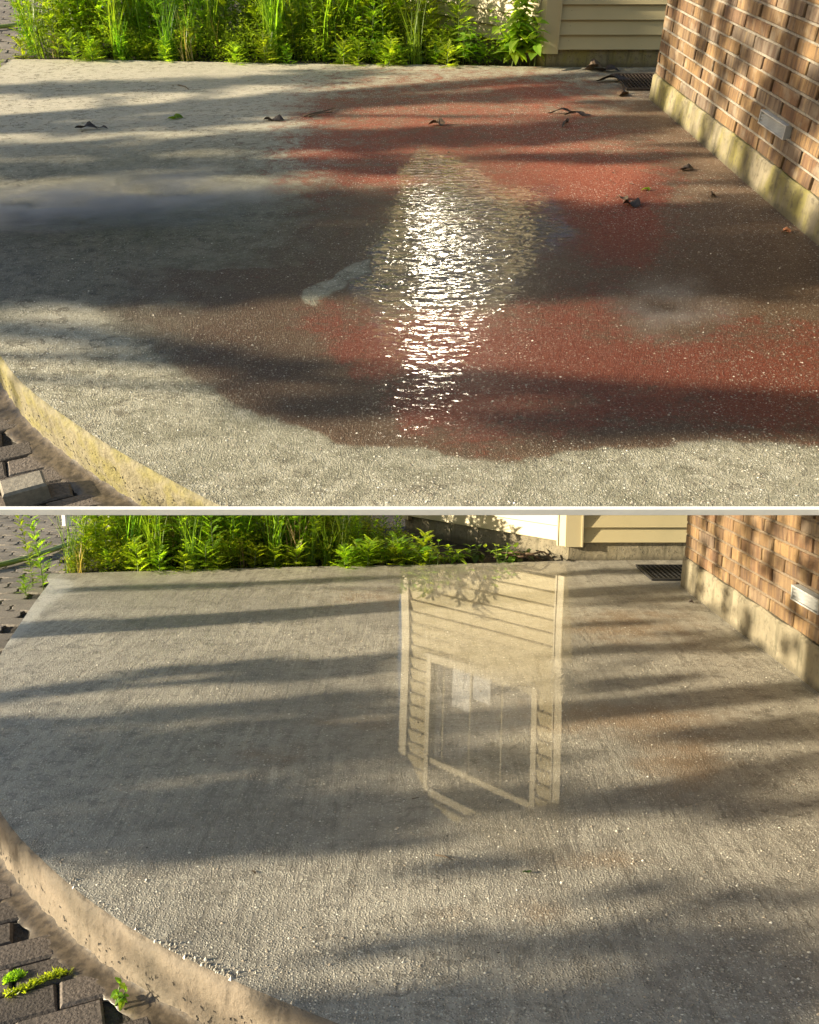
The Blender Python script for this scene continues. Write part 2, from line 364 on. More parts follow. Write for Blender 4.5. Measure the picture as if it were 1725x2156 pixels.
def clip_front(v):
    """the upper level is sawn off along the edge board: nothing hangs below it"""
    x, y, z = v; lim = up_y(1075, z)
    return (x, max(y, lim), z)
def slab(name, lev, mat, xl, xr, ys, nx, attrs, curb_mat, drop, curb_to):
    ny = len(ys); L = np.array([xl(y) for y in ys]); Rr = np.array([xr(y) for y in ys])
    t = np.linspace(0, 1, nx)
    X = L[:, None] + (Rr - L)[:, None] * t[None, :]; Y = np.repeat(np.array(ys)[:, None], nx, 1)
    Z = .0035*np.sin(X*2.1 + .7)*np.sin(Y*1.7) - .002
    V = np.stack([X, Y, Z], -1).reshape(-1, 3)
    i, j = np.meshgrid(np.arange(ny-1), np.arange(nx-1), indexing='ij'); a = (i*nx + j).ravel()
    faces = np.stack([a, a+1, a+nx+1, a+nx], -1)
    if ys[1] < ys[0]: faces = faces[:, ::-1]
    me = bpy.data.meshes.new(name); me.from_pydata(V.tolist(), [], faces.tolist()); me.materials.append(mat)
    me.polygons.foreach_set('use_smooth', [True]*len(me.polygons))
    px, py = lev.px(V[:, 0], V[:, 1], V[:, 2])
    if lev is UP:
        wx = V[:, 0]; wy = V[:, 1]; amp = 20*np.clip((py - 100)/700, .25, 1)
        q = np.sin(wx*5.1 + 1.3*np.sin(wy*3.7)) + .6*np.sin(wx*11.3 - wy*7.1 + 1.0) + .4*np.sin(wx*23.0 + wy*17.0) + .25*np.sin(wx*47 - wy*31)
        r_ = np.sin(wy*4.3 + 1.1*np.sin(wx*4.9)) + .6*np.sin(wy*9.7 + wx*8.3) + .4*np.sin(wx*19.0 - wy*15.0) + .25*np.sin(wx*41 + wy*37)
        px = px + amp*q*.9; py = py + amp*r_*.42
    for k, fn in attrs.items():
        at = me.attributes.new(k, 'FLOAT', 'POINT'); at.data.foreach_set('value', np.clip(fn(px, py, V), 0, 1).astype(np.float32))
    me.update(); o = props(obj(name, me, None, lev.M), kind='structure')
    # rounded nosing and face of the curb along the free left edge
    cv, cf = [], []; n = 0; prof = [(0.0, 0.0), (-.006, -.003), (-.012, -.011), (-.016, -.022), (-.017, -.05), (-.016, -.085), (-.018, -.115), (-.017, -drop)]
    ii = [k for k in range(ny) if ys[k] <= curb_to]
    for c, k in enumerate(ii):
        k0, k1 = max(k-1, 0), min(k+1, ny-1)
        tx, ty = L[k1]-L[k0], ys[k1]-ys[k0]; l = math.hypot(tx, ty); nxn, nyn = -ty/l, tx/l
        if nxn > 0: nxn, nyn = -nxn, -nyn
        for q, (ox, oz) in enumerate(prof):
            jit = .0022 * math.sin(ys[k]*90 + q) + random.uniform(-.0016, .0016) if q else 0
            cv.append((L[k] - nxn*(ox - jit), ys[k] - nyn*(ox - jit), Z[k, 0] + oz + (jit*.6 if 0 < q < 4 else 0)))
        if c:
            for q in range(len(prof)-1):
                b0 = (c-1)*len(prof) + q; cf.append((b0, b0+1, b0+len(prof)+1, b0+len(prof)))
    if lev is UP: cv = [clip_front(v) for v in cv]
    cm = mesh('curb', cv, cf, curb_mat, True); obj('curb', cm, o)
    return o
def interp(pts):
    pts = sorted(pts, key=lambda p: p[1]); yy = [p[1] for p in pts]; xx = [p[0] for p in pts]
    yy2, xx2 = [], []
    def f(y): return float(np.interp(y, yy, xx))
    def s(y): return sum(f(y + d) for d in (-.09, -.045, 0, .045, .09)) / 5
    return s

# --- upper patio
U_cur = [UP.g(*p) for p in ((39, 803), (135, 877), (250, 952), (350, 1005), (465, 1067), (540, 1100))]
U_xl = interp([(p.x, p.y) for p in U_cur] + [(-2.1, 3.7), (-2.75, 5.0), (-3.3, 6.5), (-3.57, 8.0), (-3.60, 8.8)])
U_w = Vector((0.0691655, -0.9976052)); U_c = Vector((1.85669, 7.11548))
def U_xr(y): return U_c.x + (U_c.y - y) * .0693 + .06 if y < 7.15 else 2.3
def back_u(x): return 8.57 - (x + 3.5) * .068
ysU = list(np.concatenate([np.linspace(2.06, 4.2, 190), np.linspace(4.22, 8.32, 170)]))
WETLINE = [(165, 640), (250, 705), (350, 780), (470, 838), (570, 880), (690, 938), (840, 938), (920, 935), (1000, 958), (1050, 966), (1120, 960), (1250, 938), (1400, 936), (1560, 932), (2700, 935)]
BOOT = [(622, 628), (640, 612), (700, 588), (750, 545), (790, 540), (780, 575), (730, 605), (668, 640), (640, 645)]
WET_SHADE_POLY = WETLINE + [(2700, 560), (1500, 520), (1250, 480), (1150, 400), (1000, 330), (900, 330), (850, 420), (720, 400), (560, 380), (330, 360), (140, 370), (-60, 380), (-60, 650), (90, 640)]  # soaked area; its far left arm also paints in mist and shade
DIRTPOLY = WETLINE + [(2700, 140), (1130, 138), (860, 150), (760, 180), (660, 300), (610, 400), (560, 470), (480, 520), (330, 520), (190, 590)]
REDPOLY = [(620, 640), (700, 640), (830, 660), (1000, 640), (1250, 620), (1400, 660), (2700, 700), (2700, 900), (1600, 920), (1380, 900), (1200, 910), (1100, 945), (1020, 955), (960, 930), (860, 900), (800, 850), (720, 800), (690, 740), (600, 690)]
REDTOP = [(640, 180), (860, 150), (1130, 145), (1240, 190), (1300, 250), (1420, 330), (1410, 430), (1400, 560), (1220, 560), (1000, 480), (800, 440), (620, 420), (560, 340)]
U_attrs = {
    'wet': lambda px, py, V: .95*np.where(py > 600, soft(px, py, WET_SHADE_POLY, 14), soft(px, py, WET_SHADE_POLY, 70)) * (1 - .9*soft(px, py, BOOT, 4)) + .25*ell(px, py, 1550, 500, 200, 90) + .30*soft(px, py, [(-20, 470), (300, 440), (330, 600), (150, 640), (-20, 640)], 30),
    'puddle': lambda px, py, V: np.clip(1.0*soft(px, py, [(850, 350), (890, 320), (960, 345), (1060, 420), (1160, 400), (1170, 480), (1090, 520), (1050, 600), (1000, 680), (950, 745), (880, 765), (820, 730), (800, 640), (740, 600), (800, 560), (840, 480)], 40)
                       + .36*soft(px, py, WET_SHADE_POLY, 30) + .10*soft(px, py, [(820, 760), (960, 760), (920, 930), (820, 940)], 30) - .8*soft(px, py, BOOT, 8), 0, 1),
    'stain': lambda px, py, V: np.clip(.80*np.where(py > 560, soft(px, py, DIRTPOLY, 12), soft(px, py, DIRTPOLY, 190)) * (.35 + .65*np.clip((px - 150)/520, 0, 1)) * (1 - .95*soft(px, py, [(622, 628), (640, 612), (700, 588), (750, 545), (790, 540), (780, 575), (730, 605), (668, 640), (640, 645)], 4)) + .25*ell(px, py, 700, 230, 320, 40), 0, 1),
    'red': lambda px, py, V: np.clip(.56*soft(px, py, REDPOLY, 40) + .60*soft(px, py, REDTOP, 130)
                       + .6*ell(px, py, 1270, 395, 150, 45) + .45*ell(px, py, 1310, 500, 90, 60) + .30*ell(px, py, 1100, 182, 110, 16) + .3*ell(px, py, 1170, 205, 60, 10)
                       + .35*ell(px, py, 880, 725, 170, 40) + .30*ell(px, py, 1230, 770, 260, 45) + .3*ell(px, py, 1600, 820, 130, 45) + .3*ell(px, py, 930, 850, 130, 45)
                       + .22*ell(px, py, 700, 322, 90, 14) + .2*ell(px, py, 800, 375, 130, 16) + .2*ell(px, py, 540, 570, 120, 30) - .35*ell(px, py, 1390, 690, 110, 40)
                       - .4*ell(px, py, 1130, 480, 50, 16), 0, 1),
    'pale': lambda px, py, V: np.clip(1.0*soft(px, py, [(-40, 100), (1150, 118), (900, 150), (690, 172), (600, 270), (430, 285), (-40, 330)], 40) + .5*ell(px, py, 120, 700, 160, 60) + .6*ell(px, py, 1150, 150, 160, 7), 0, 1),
}
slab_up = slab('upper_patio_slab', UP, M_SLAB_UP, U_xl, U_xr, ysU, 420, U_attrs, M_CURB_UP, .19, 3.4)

# --- lower patio
L_cur = [LOW.g(*p) for p in ((16, 1737), (75, 1800), (190, 1900), (300, 1970), (390, 2020), (475, 2057), (550, 2087), (670, 2140))]
L_xl = interp([(p.x, p.y) for p in L_cur] + [(.10, 1.52), (.5, 1.40), (-1.62, 2.95), (-1.90, 3.6), (-2.08, 4.24), (-2.27, 5.0), (-2.45, 5.78), (-2.5, 6.1)])
L_w = Vector((0.01156221, -0.99993316)); L_c = Vector((1.78686, 5.42218))
def L_xr(y): return L_c.x + (L_c.y - y) * .01156 + .06 if y < 5.45 else 2.2
ysL = list(np.concatenate([np.linspace(1.45, 3.4, 190), np.linspace(3.42, 5.80, 130)])) + [5.81 + .01*k for k in range(38)]
L_PUD = [(846, 1192), (1190, 1186), (1198, 1300), (1200, 1400), (1208, 1440), (1198, 1480), (1197, 1800), (1105, 1800), (1040, 1775), (960, 1730), (905, 1680), (870, 1600), (846, 1580), (843, 1400)]
L_attrs = {
    'wet': lambda px, py, V: .38 + .35*soft(px, py, L_PUD, 30) + .30*ell(px, py, 1500, 1650, 180, 90) + .25*ell(px, py, 350, 1600, 420, 110) - .3*ell(px, py, 1000, 1900, 600, 60),  # mask also runs higher mid left and mid right, lower across the near middle
    'puddle': lambda px, py, V: np.clip(.95*soft(px, py, L_PUD, 7) * np.clip(1.2 - (py - 1560) / 1100, .85, 1) + .34*soft(px, py, [(300, 1190), (1250, 1186), (1320, 1760), (700, 1850), (200, 1600)], 120), 0, 1),
    'ripple': lambda px, py, V: np.clip(.75*ell(px, py, 1130, 1420, 110, 34, .25) + .12*ell(px, py, 960, 1345, 130, 28, .3) + .12*ell(px, py, 930, 1235, 90, 16) + .01, 0, 1),
    'stain': lambda px, py, V: np.clip(.62*ell(px, py, 1320, 1320, 190, 50) + .70*ell(px, py, 1290, 1510, 280, 45) + .70*ell(px, py, 1440, 1610, 130, 70) + .45*ell(px, py, 560, 1590, 180, 45) + .5*ell(px, py, 820, 1260, 200, 30) + .5*ell(px, py, 1250, 1810, 180, 30) + .4*ell(px, py, 750, 1520, 160, 30) + .35*ell(px, py, 1100, 1920, 300, 40), 0, 1),
    'red': lambda px, py, V: np.clip(.12*ell(px, py, 580, 1610, 130, 30), 0, 1),
    'pale': lambda px, py, V: np.clip(1.0*soft(px, py, [(110, 1200), (160, 1212), (150, 1240), (118, 1262), (85, 1290), (62, 1325), (30, 1352), (-30, 1380), (-20, 1330)], 5), 0, 1),
}
slab_low = slab('lower_patio_slab', LOW, M_SLAB_LOW, L_xl, L_xr, ysL, 400, L_attrs, M_CURB_LOW, .145, 3.0)

# trim the back edge: slab rows beyond the sloping back line are bent onto it
def bend_back(o, fn, y0):
    me = o.data; n = len(me.vertices); co = np.empty(n*3, np.float32); me.vertices.foreach_get('co', co); co = co.reshape(-1, 3)
    yb_ = fn(co[:, 0]); m = co[:, 1] > y0; top = co[:, 1].max()
    co[m, 1] = y0 + (co[m, 1] - y0) * (yb_[m] - y0) / (top - y0)
    me.vertices.foreach_set('co', co.ravel()); me.update()
bend_back(slab_up, lambda x: np.where(x < 1.15, 8.575 - (x + 3.5)*.0688, 8.255), 7.3)
bend_back(slab_low, lambda x: np.where(x < 1.15, 5.79 + (x + 2.45)*.108, 6.18), 5.5)

# raised pebbles of the exposed aggregate, nearest part of each slab
def aggregate(o, lev, n, y0, y1, xl, xr, rej=None):
    V, Fc = [], []
    k = 0
    while k < n:
        y = y0 + (y1 - y0) * random.random()**1.6; x = random.uniform(max(xl(y) + .02, -.55*y - .25), min(xr(y) - .08, .55*y + .25))
        if rej and rej(x, y): k += 1; continue
        dn = math.sin(x*7.3 + 2*math.sin(y*4.1)) + math.sin(y*8.7 + 1.7*math.sin(x*5.3)) + .6*math.sin(x*19 - y*23)
        if random.random() > .62 + .3*dn: k += 1; continue
        r = .0011 + .0011*random.expovariate(1.0); r = min(r, .0062); a = random.uniform(0, 6.3); el = random.uniform(.55, 1.0)
        b = len(V); z = .0035*math.sin(x*2.1 + .7)*math.sin(y*1.7) - .002
        for q in range(5):
            t = a + q*1.2566; V.append((x + r*math.cos(t), y + r*el*math.sin(t), z - .0005))
        V.append((x + random.uniform(-.3, .3)*r, y + random.uniform(-.3, .3)*r, z + r*random.uniform(.35, .8)))
        Fc += [(b+q, b+(q+1) % 5, b+5) for q in range(5)]; k += 1
    props(obj('aggregate', mesh('aggregate', V, Fc, M_PEB), o), kind='stuff')
def rej_u(x, y):
    px, py = UP.px(x, y, 0.0)
    lim = np.interp(px, [p[0] for p in WETLINE], [p[1] for p in WETLINE])
    return py < lim and random.random() < .62
aggregate(slab_up, UP, 26000, 2.08, 4.6, U_xl, U_xr, rej_u)
aggregate(slab_low, LOW, 30000, 1.5, 4.6, L_xl, L_xr)
# loose crumbs along the broken curb edge
def crumbs(o, xl, y0, y1, n):
    V, Fc = [], []
    for k in range(n):
        y = random.uniform(y0, y1); x = xl(y) + abs(random.gauss(0, .026)) + .001; r = .0018 + random.expovariate(1/.0018); r = min(r, .008); b = len(V)
        for q in range(5):
            t = q*1.2566 + k; V.append((x + r*math.cos(t)*random.uniform(.7, 1.1), y + r*math.sin(t)*random.uniform(.7, 1.1), -.004))
        V.append((x, y, r*random.uniform(.5, 1.1))); Fc += [(b+q, b+(q+1) % 5, b+5) for q in range(5)]
    props(obj('curb_crumbs', mesh('curb_crumbs', V, Fc, M_PEB), o), kind='stuff')
crumbs(slab_up, U_xl, 2.06, 2.95, 170); crumbs(slab_low, L_xl, 1.6, 2.3, 70); crumbs(slab_low, L_xl, 1.78, 1.92, 110)

# gutter strips at the foot of the curbs
def gutter(name, lev, xl, y0, y1, w, z, mat):
    V, Fc = [], []; n = 150; prof = [(.004, .014), (-w*.10, .005), (-w*.25, .001), (-w*.45, -.001), (-w*.65, -.002), (-w*.85, -.003), (-w*.98, -.005), (-w*1.1, -.011)]
    for c in range(n):
        y = y0 + (y1 - y0)*c/(n-1); d = (xl(y + .02) - xl(y - .02)) / .04; l = math.hypot(1, d); nx_, ny_ = 1/l, -d/l
        wob = .004*math.sin(y*23) + .003*math.sin(y*51) + random.uniform(-.002, .002)
        for q, (ox, oz) in enumerate(prof):
            e = ox + (wob + random.uniform(-.004, .004) if q > 4 else 0) - .017
            V.append((xl(y) + nx_*e, y + ny_*e, z + oz + random.uniform(-.0012, .0012)))
        if c:
            for q in range(len(prof)-1): b = (c-1)*len(prof)+q; Fc.append((b, b+len(prof), b+len(prof)+1, b+1))
    if lev is UP: V = [clip_front(v) for v in V]
    return props(obj(name, mesh(name, V, Fc, mat, True), None, lev.M), kind='structure')
gutter('upper_gutter', UP, U_xl, 2.15, 3.2, .085, -.1865, M_GUTTER)
gutter('lower_gutter', LOW, L_xl, 1.42, 3.0, .060, -.1465, M_GUTTER)

# ------------------------------------------------------------------ pavers (one object each, under their paving)
def paver_rect(l, w, seed):
    rr = random.Random(seed); b = MB(); b.bevel_box(-l/2, l/2, -w/2, w/2, -.06, 0, .007, '+z')
    b.v = [(x + rr.uniform(-.002, .002), y + rr.uniform(-.002, .002), z + (rr.uniform(-.0015, .0015) if z > -.01 else 0)) for x, y, z in b.v]
    return b
def paver_wavy(l, w):
    out = []; k = 6
    def wob(t): return .011*math.sin(t*2*math.pi)
    for i in range(k): t = i/k; out.append((-l/2 + l*t, -w/2 + wob(t)))
    for i in range(k): t = i/k; out.append((l/2 + wob(t), -w/2 + w*t))
    for i in range(k): t = 1 - i/k; out.append((-l/2 + l*t, w/2 + wob(t)))
    for i in range(k): t = 1 - i/k; out.append((-l/2 + wob(t), -w/2 + w*t))
    n = len(out); b = MB(); sc = 1 - .014/w
    b.v = [(x, y, -.05) for x, y in out] + [(x*.985, y*.985, -.007) for x, y in out] + [(x*(1-.014/l), y*sc, 0) for x, y in out]
    b.f = [(i, (i+1) % n, n+(i+1) % n, n+i) for i in range(n)] + [(n+i, n+(i+1) % n, 2*n+(i+1) % n, 2*n+i) for i in range(n)] + [tuple(range(2*n, 3*n))]
    return b
def paving(name, lev, z, meshes, l, w, ang, box, keep, gap=.006):
    base = lev.g((box[0]+box[2])/2, (box[1]+box[3])/2, z)
    r = props(empty(name, lev.M @ Matrix.Translation((0, 0, z))), kind='structure')
    ca, sa = math.cos(ang), math.sin(ang); n = 0
    for i in range(-90, 90):
        for j in range(-90, 90):
            a = (i + (.5 if j % 2 else 0)) * (l + gap); b = j * (w + gap)
            x = base.x + ca*a - sa*b; y = base.y + sa*a + ca*b
            if y < .5 or not keep(x, y): continue
            px, py = lev.px(x, y, z)
            if not (box[0] <= px <= box[2] and box[1] <= py <= box[3]): continue
            if lev is UP and py > 900:
                src = random.choice(meshes); T_ = Matrix.Translation((x, y, random.uniform(-.004, .003) + z)) @ Matrix.Rotation(ang, 4, 'Z')
                vs = [clip_front(T_ @ v_.co) for v_ in src.vertices]; obj('paver', mesh('paver', [(a_, b_, c_ - z) for a_, b_, c_ in vs], [tuple(f_.vertices) for f_ in src.polygons], M_PAVER), r); n += 1; continue
            obj('paver', random.choice(meshes), r, Matrix.Translation((x, y, random.uniform(-.004, .003))) @ Matrix.Rotation(ang + random.uniform(-.012, .012), 4, 'Z') @ Matrix.Rotation(random.uniform(-.012, .012), 4, 'X'))
            n += 1
    return r, n
rect = [paver_rect(.20, .10, s).mesh('paver', M_PAVER) for s in range(4)]
wavy = [paver_wavy(.24, .15).mesh('paver', M_PAVER_LIGHT)]
wavyd = [paver_wavy(.24, .15).mesh('paver', M_PAVER)]
n1 = paving('lower_front_paving', LOW, -.15, rect, .20, .10, .42, (-70, 1700, 470, 2230), lambda x, y: x < L_xl(y) - .045 - .0 and y > 1.2)[1]
n2 = paving('lower_side_paving', LOW, -.15, wavy, .24, .15, .08, (-40, 1075, 330, 1480), lambda x, y: x < -2.16 - (y - 4.24)*.22 - .04 and y > 3.4)[1]
n3 = paving('upper_front_paving', UP, -.19, rect, .20, .10, .42, (-70, 780, 330, 1074), lambda x, y: x < U_xl(y) - .05)[1]
n4 = paving('upper_side_paving', UP, -.19, wavy, .24, .15, .08, (-40, -8, 160, 420), lambda x, y: x < -3.62 and y > 7.0)[1]
print('pavers', n1, n2, n3, n4)

sd = MB(); sd.v = [(-9, .7, -.163), (.6, .7, -.163), (.6, 11, -.163), (-9, 11, -.163)]; sd.f = [(0, 1, 2, 3)]
props(obj('lower_joint_sand', sd.mesh('lower_joint_sand', M_SOIL)), kind='structure')
yq = up_y(1074, -.203); sd = MB(); sd.v = [(xl_t(yq), yq, -.203), (2.2, yq, -.203), (2.2, 12.8, -.203), (xl_t(12.8), 12.8, -.203)]; sd.f = [(0, 1, 2, 3)]
props(obj('upper_joint_sand', sd.mesh('upper_joint_sand', M_SOIL), None, UP.M), kind='structure')
# garden soil behind the slabs
def soil(name, lev, pts, z):
    b = MB(); n = 26; X0, X1, Y0, Y1 = pts
    for i in range(n+1):
        for j in range(n+1):
            x = X0[0] + (X0[1]-X0[0])*i/n; y0 = Y0(x); y = y0 + (Y1 - y0)*j/n
            b.v.append((x, y, z + random.uniform(-.012, .02)*(1 if 0 < j < n else .2)))
    for i in range(n):
        for j in range(n): a = i*(n+1)+j; b.f.append((a, a+n+1, a+n+2, a+1))
    props(obj(name, b.mesh(name, M_SOIL, True), None, lev.M), kind='structure')
soil('upper_bed_soil', UP, ((-3.62, 1.25), None, lambda x: 8.58 - (x + 3.5)*.0688, 12.9), -.035)
soil('lower_bed_soil', LOW, ((-2.46, 1.2), None, lambda x: 5.795 + (x + 2.45)*.108, 8.6), -.035)

# ------------------------------------------------------------------ walls
def wall_matrix(lev, x, y, wx, wy):
    M = Matrix(((wx, -wy, 0, x), (wy, wx, 0, y), (0, 0, 1, 0), (0, 0, 0, 1))); return lev.M @ M
def board(l, h, seed=0):
    """one clapboard: lip at the bottom, face leaning back to the top"""
    v = []; pr = [(0, 0), (-.031, 0), (-.034, .004), (-.032, .010), (-.008, h + .008), (0, h + .008)]
    for x in (0, l): v += [(x, a, b) for a, b in pr]
    n = len(pr); f = [(i, (i+1) % n, n+(i+1) % n, n+i) for i in range(n)] + [tuple(range(n))[::-1], tuple(range(n, 2*n))]
    return mesh('siding_board', v, f, M_SIDING)
COURSE = .0768
def brick_wall(name, label, lev, c, w, blen, found_h, bmat, mmat, fmat, s0, s1, zmax, phase, vent):
    r = props(empty(name, wall_matrix(lev, c.x, c.y, w.x, w.y)), label, 'wall')
    b = MB(); b.box(s0 + .004, s1, .020, .22, 0, zmax); obj('mortar', b.mesh('mortar', M_JOINT), r)
    zj = found_h + .006 + COURSE - .0125
    while zj < zmax:
        b = MB(); nseg = 24
        for i in range(nseg):
            a0 = s0 + .004 + (s1 - s0 - .004)*i/nseg; a1 = s0 + .004 + (s1 - s0 - .004)*(i+1)/nseg; e = random.uniform(-.0012, .0012); b.box(a0, a1 - .0005, .005 + e, .020, zj + e*.5, zj + .0122 + e*.5)
        obj('bed_joint', b.mesh('bed_joint', mmat), r); zj += COURSE
    # rough concrete footing, standing slightly proud
    fv, ff = [], []; n = 90
    for i in range(n+1):
        s = s0 - .012 + (s1 - s0 + .012)*i/n; e = lambda: random.uniform(-.002, .002)
        top = found_h + .004*math.sin(s*17) + e()
        fv += [(s, -.016 + e(), -.06), (s, -.012 + e(), found_h*.5), (s, -.010 + e(), top - .012), (s, .0 + e(), top), (s, .03, top + .001)]
        if i:
            for q in range(4): a = (i-1)*5+q; ff.append((a, a+5, a+6, a+1))
    ff.append((0, 1, 2, 3, 4)); obj('foundation', mesh('foundation', fv, ff, fmat), r)
    pool = []
    for k in range(5):
        rr = random.Random(k+5); q = MB(); J = .011; q.bevel_box(0, blen - blen*.075, -.0, .09, 0, COURSE - J - .001, .005, '-y')
        q.v = [(x + rr.uniform(-.0025, .0025), y + rr.uniform(-.002, .002), z + rr.uniform(-.002, .002)) for x, y, z in q.v]; pool.append(q.mesh('brick', bmat))
    row = 0; z = found_h + .006
    while z < zmax - .03:
        s = s0 + ((phase + (row % 2)*.5) % 1.0 - 1.0)*blen
        while s < s1:
            a, bb = max(s, s0), min(s + blen, s1)
            if bb - a > .03 and not (vent and abs(z + .03 - (vent[2]+vent[3])/2) < .035 and a < vent[1] - .05 and bb > vent[0] + .05):
                if bb - a > blen - .002: o = obj('brick', random.choice(pool), r)
                else:
                    q = MB(); q.bevel_box(0, bb - a - blen*.075, 0, .09, 0, COURSE - .012, .004, '-y'); o = obj('brick', q.mesh('brick', bmat), r)
                o.matrix_local = Matrix.Translation((a, random.uniform(-.0025, .0025), z)) @ Matrix.Rotation(random.uniform(-.004, .004), 4, 'Y')
            s += blen
        z += COURSE; row += 1
    return r
def vent(label, lev, c, w, s0, s1, z0, z1):
    r = props(empty('wall_vent', wall_matrix(lev, c.x, c.y, w.x, w.y) @ Matrix.Translation((s0, 0, z0))), label, 'vent'); l, h = s1 - s0, z1 - z0
    fr = MB(); fr.box(0, l, -.018, .03, 0, .007).box(0, l, -.018, .03, h - .007, h).box(0, .008, -.017, .03, .007, h - .007).box(l - .008, l, -.017, .03, .007, h - .007)
    obj('frame', fr.mesh('frame', M_ALU), r)
    b = MB(); b.box(.008, l - .008, .024, .03, .007, h - .007); obj('back_plate', b.mesh('back_plate', M_VENTDARK), r)
    sm = MB(); sm.v = [(.009, -.013, 0), (l - .009, -.013, 0), (l - .009, .004, .009), (.009, .004, .009), (.009, -.011, .0015), (l - .009, -.011, .0015), (l - .009, .006, .0105), (.009, .006, .0105)]
    sm.f = [(0, 3, 2, 1), (4, 5, 6, 7), (0, 1, 5, 4), (1, 2, 6, 5), (2, 3, 7, 6), (3, 0, 4, 7)]; me = sm.mesh('louvre', M_ALU); n = 3
    for i in range(n): obj('louvre', me, r, Matrix.Translation((0, 0, .009 + (h - .02)*i/n)))
VU = (1.955, 2.30, .322, .394); VL = (1.535, 1.80, .334, .404)
brick_wall('brick_wall', 'brown brick wall with mossy yellow footing beside the red stained patio', UP, U_c, U_w, .3525, .174, M_BRICK_UP, M_MORTAR_UP, M_FOUND_UP, 0, 4.85, 1.05, .65, VU)
brick_wall('brick_wall', 'orange brown brick wall with clean tan footing beside the washed grey patio', LOW, L_c, L_w, .2625, .193, M_BRICK_LOW, M_MORTAR_LOW, M_FOUND_LOW, 0, 4.1, 1.0, .90, VL)
vent('silver louvred vent in the brick wall with mossy footing', UP, U_c, U_w, *VU)
vent('silver louvred vent at the picture edge in the orange brown brick wall', LOW, L_c, L_w, *VL)

def house(lev, corner, w_left, left_len, zbot, exp, ztop_front, ztop_left, lbl_front, lbl_left, fmat, win, glint=None):
    # frontal wall, to the right of the corner
    r = props(empty('siding_wall', wall_matrix(lev, corner.x, corner.y, 1, 0)), lbl_front, 'wall'); ln = 1.25
    b = MB(); b.box(.02, ln, .012, .2, -.05, ztop_front); obj('backing', b.mesh('backing', M_TRIM), r)
    b = MB(); b.box(.004, ln, .0, .010, -.08, zbot + .02); obj('foundation', b.mesh('foundation', fmat), r)
    me = board(ln - .09, exp); z = zbot
    while z < ztop_front - .02: obj('siding_board', me, r, Matrix.Translation((.09, 0, z))); z += exp
    pb = MB(); pb.box(-.036, .092, -.040, .0, zbot - .03, ztop_front); pb.box(.080, .092, -.048, -.040, zbot - .03, ztop_front); obj('corner_post', pb.mesh('corner_post', M_TRIM), r)
    # wall running back to the left; x from its far end to the corner
    e = Vector((corner.x + w_left[0]*left_len, corner.y + w_left[1]*left_len))
    r = props(empty('siding_wall', wall_matrix(lev, e.x, e.y, -w_left[0], -w_left[1])), lbl_left, 'wall'); ln = left_len
    X = lambda s: ln - s                              # s measured from the corner
    b = MB(); b.box(0, ln - .004, .0, .010, -.08, zbot + .02); obj('foundation', b.mesh('foundation', fmat), r)
    ws0, ws1, wz0, wz1 = win
    b = MB(); b.box(0, X(ws1), .012, .2, -.05, ztop_left); b.box(X(ws0), ln - .012, .012, .2, -.05, ztop_left); b.box(X(ws1), X(ws0), .012, .2, -.05, wz0)
    if wz1 < ztop_left: b.box(X(ws1), X(ws0), .012, .2, wz1, ztop_left)
    obj('backing', b.mesh('backing', M_TRIM), r)
    fullb = board(ln - .16, exp); lb = board(X(ws1) - .08 - .05, exp); rb = board(ws0 - .08 - .05, exp); z = zbot
    while z < ztop_left - .03:
        if z + exp > wz0 + .01 and z < wz1 + .02:
            obj('siding_board', lb, r, Matrix.Translation((.08, 0, z))); obj('siding_board', rb, r, Matrix.Translation((X(ws0) + .05, 0, z)))
        else: obj('siding_board', fullb, r, Matrix.Translation((.08, 0, z)))
        z += exp
    for x0, x1 in ((-.02, .08), (ln - .08, ln + .002)):
        q = MB(); q.box(x0, x1, -.040, .0, zbot - .03, ztop_left); q.box(x0 if x0 > 0 else x1 - .012, x0 + .012 if x0 > 0 else x1, -.048, -.040, zbot - .03, ztop_left); obj('corner_post', q.mesh('corner_post', M_TRIM), r)
    # window: trim, sashes, panes, curtain
    x0, x1 = X(ws1), X(ws0)
    q = MB(); q.box(x0 - .05, x0, -.034, .03, wz0 - .05, wz1); q.box(x1, x1 + .05, -.034, .03, wz0 - .05, wz1); q.box(x0 - .06, x1 + .06, -.048, .03, wz0 - .085, wz0 - .052)
    q.box(x0, x1, -.030, .03, wz0 - .052, wz0); wf = obj('window_frame', q.mesh('window_frame', M_TRIM), r)
    rail = wz0 + .88*(glint or 1.0)
    if rail < wz1 - .05: q = MB(); q.box(x0, x1, -.020, .03, rail - .025, rail + .025); obj('meeting_rail', q.mesh('meeting_rail', M_TRIM), r)
    ww = (x1 - x0); cuts = [x0, x0 + ww*.11, x0 + ww*.39, x0 + ww*.70, x1]
    for c in cuts[1:-1]: q = MB(); q.box(c - .0035, c + .0035, .012, .02, wz0, min(rail, wz1)); obj('muntin', q.mesh('muntin', M_TRIM), r)
    if not glint:
        for a, bb in zip(cuts[:-1], cuts[1:]): q = MB(); q.box(a + .008, bb - .008, .006, .010, wz0 + .002, min(rail, wz1) - .03); obj('pane', q.mesh('pane', M_GLASS), r)
        if rail < wz1 - .06: q = MB(); q.box(x0 + .004, x1 - .004, .006, .010, rail + .028, wz1); obj('pane', q.mesh('pane', M_GLASS), r)
        q = MB(); q.box(x0, x1, .14, .16, wz0, wz1); obj('room_back', q.mesh('room_back', M_VENTDARK), r)
        q = MB(); q.box(x0 + .20, x0 + .40, .03, .036, wz0, wz0 + .36); q.box(x0 + .43, x0 + .62, .03, .036, wz0, wz0 + .24); obj('curtain', q.mesh('curtain', M_CURTAIN), r)
    return r
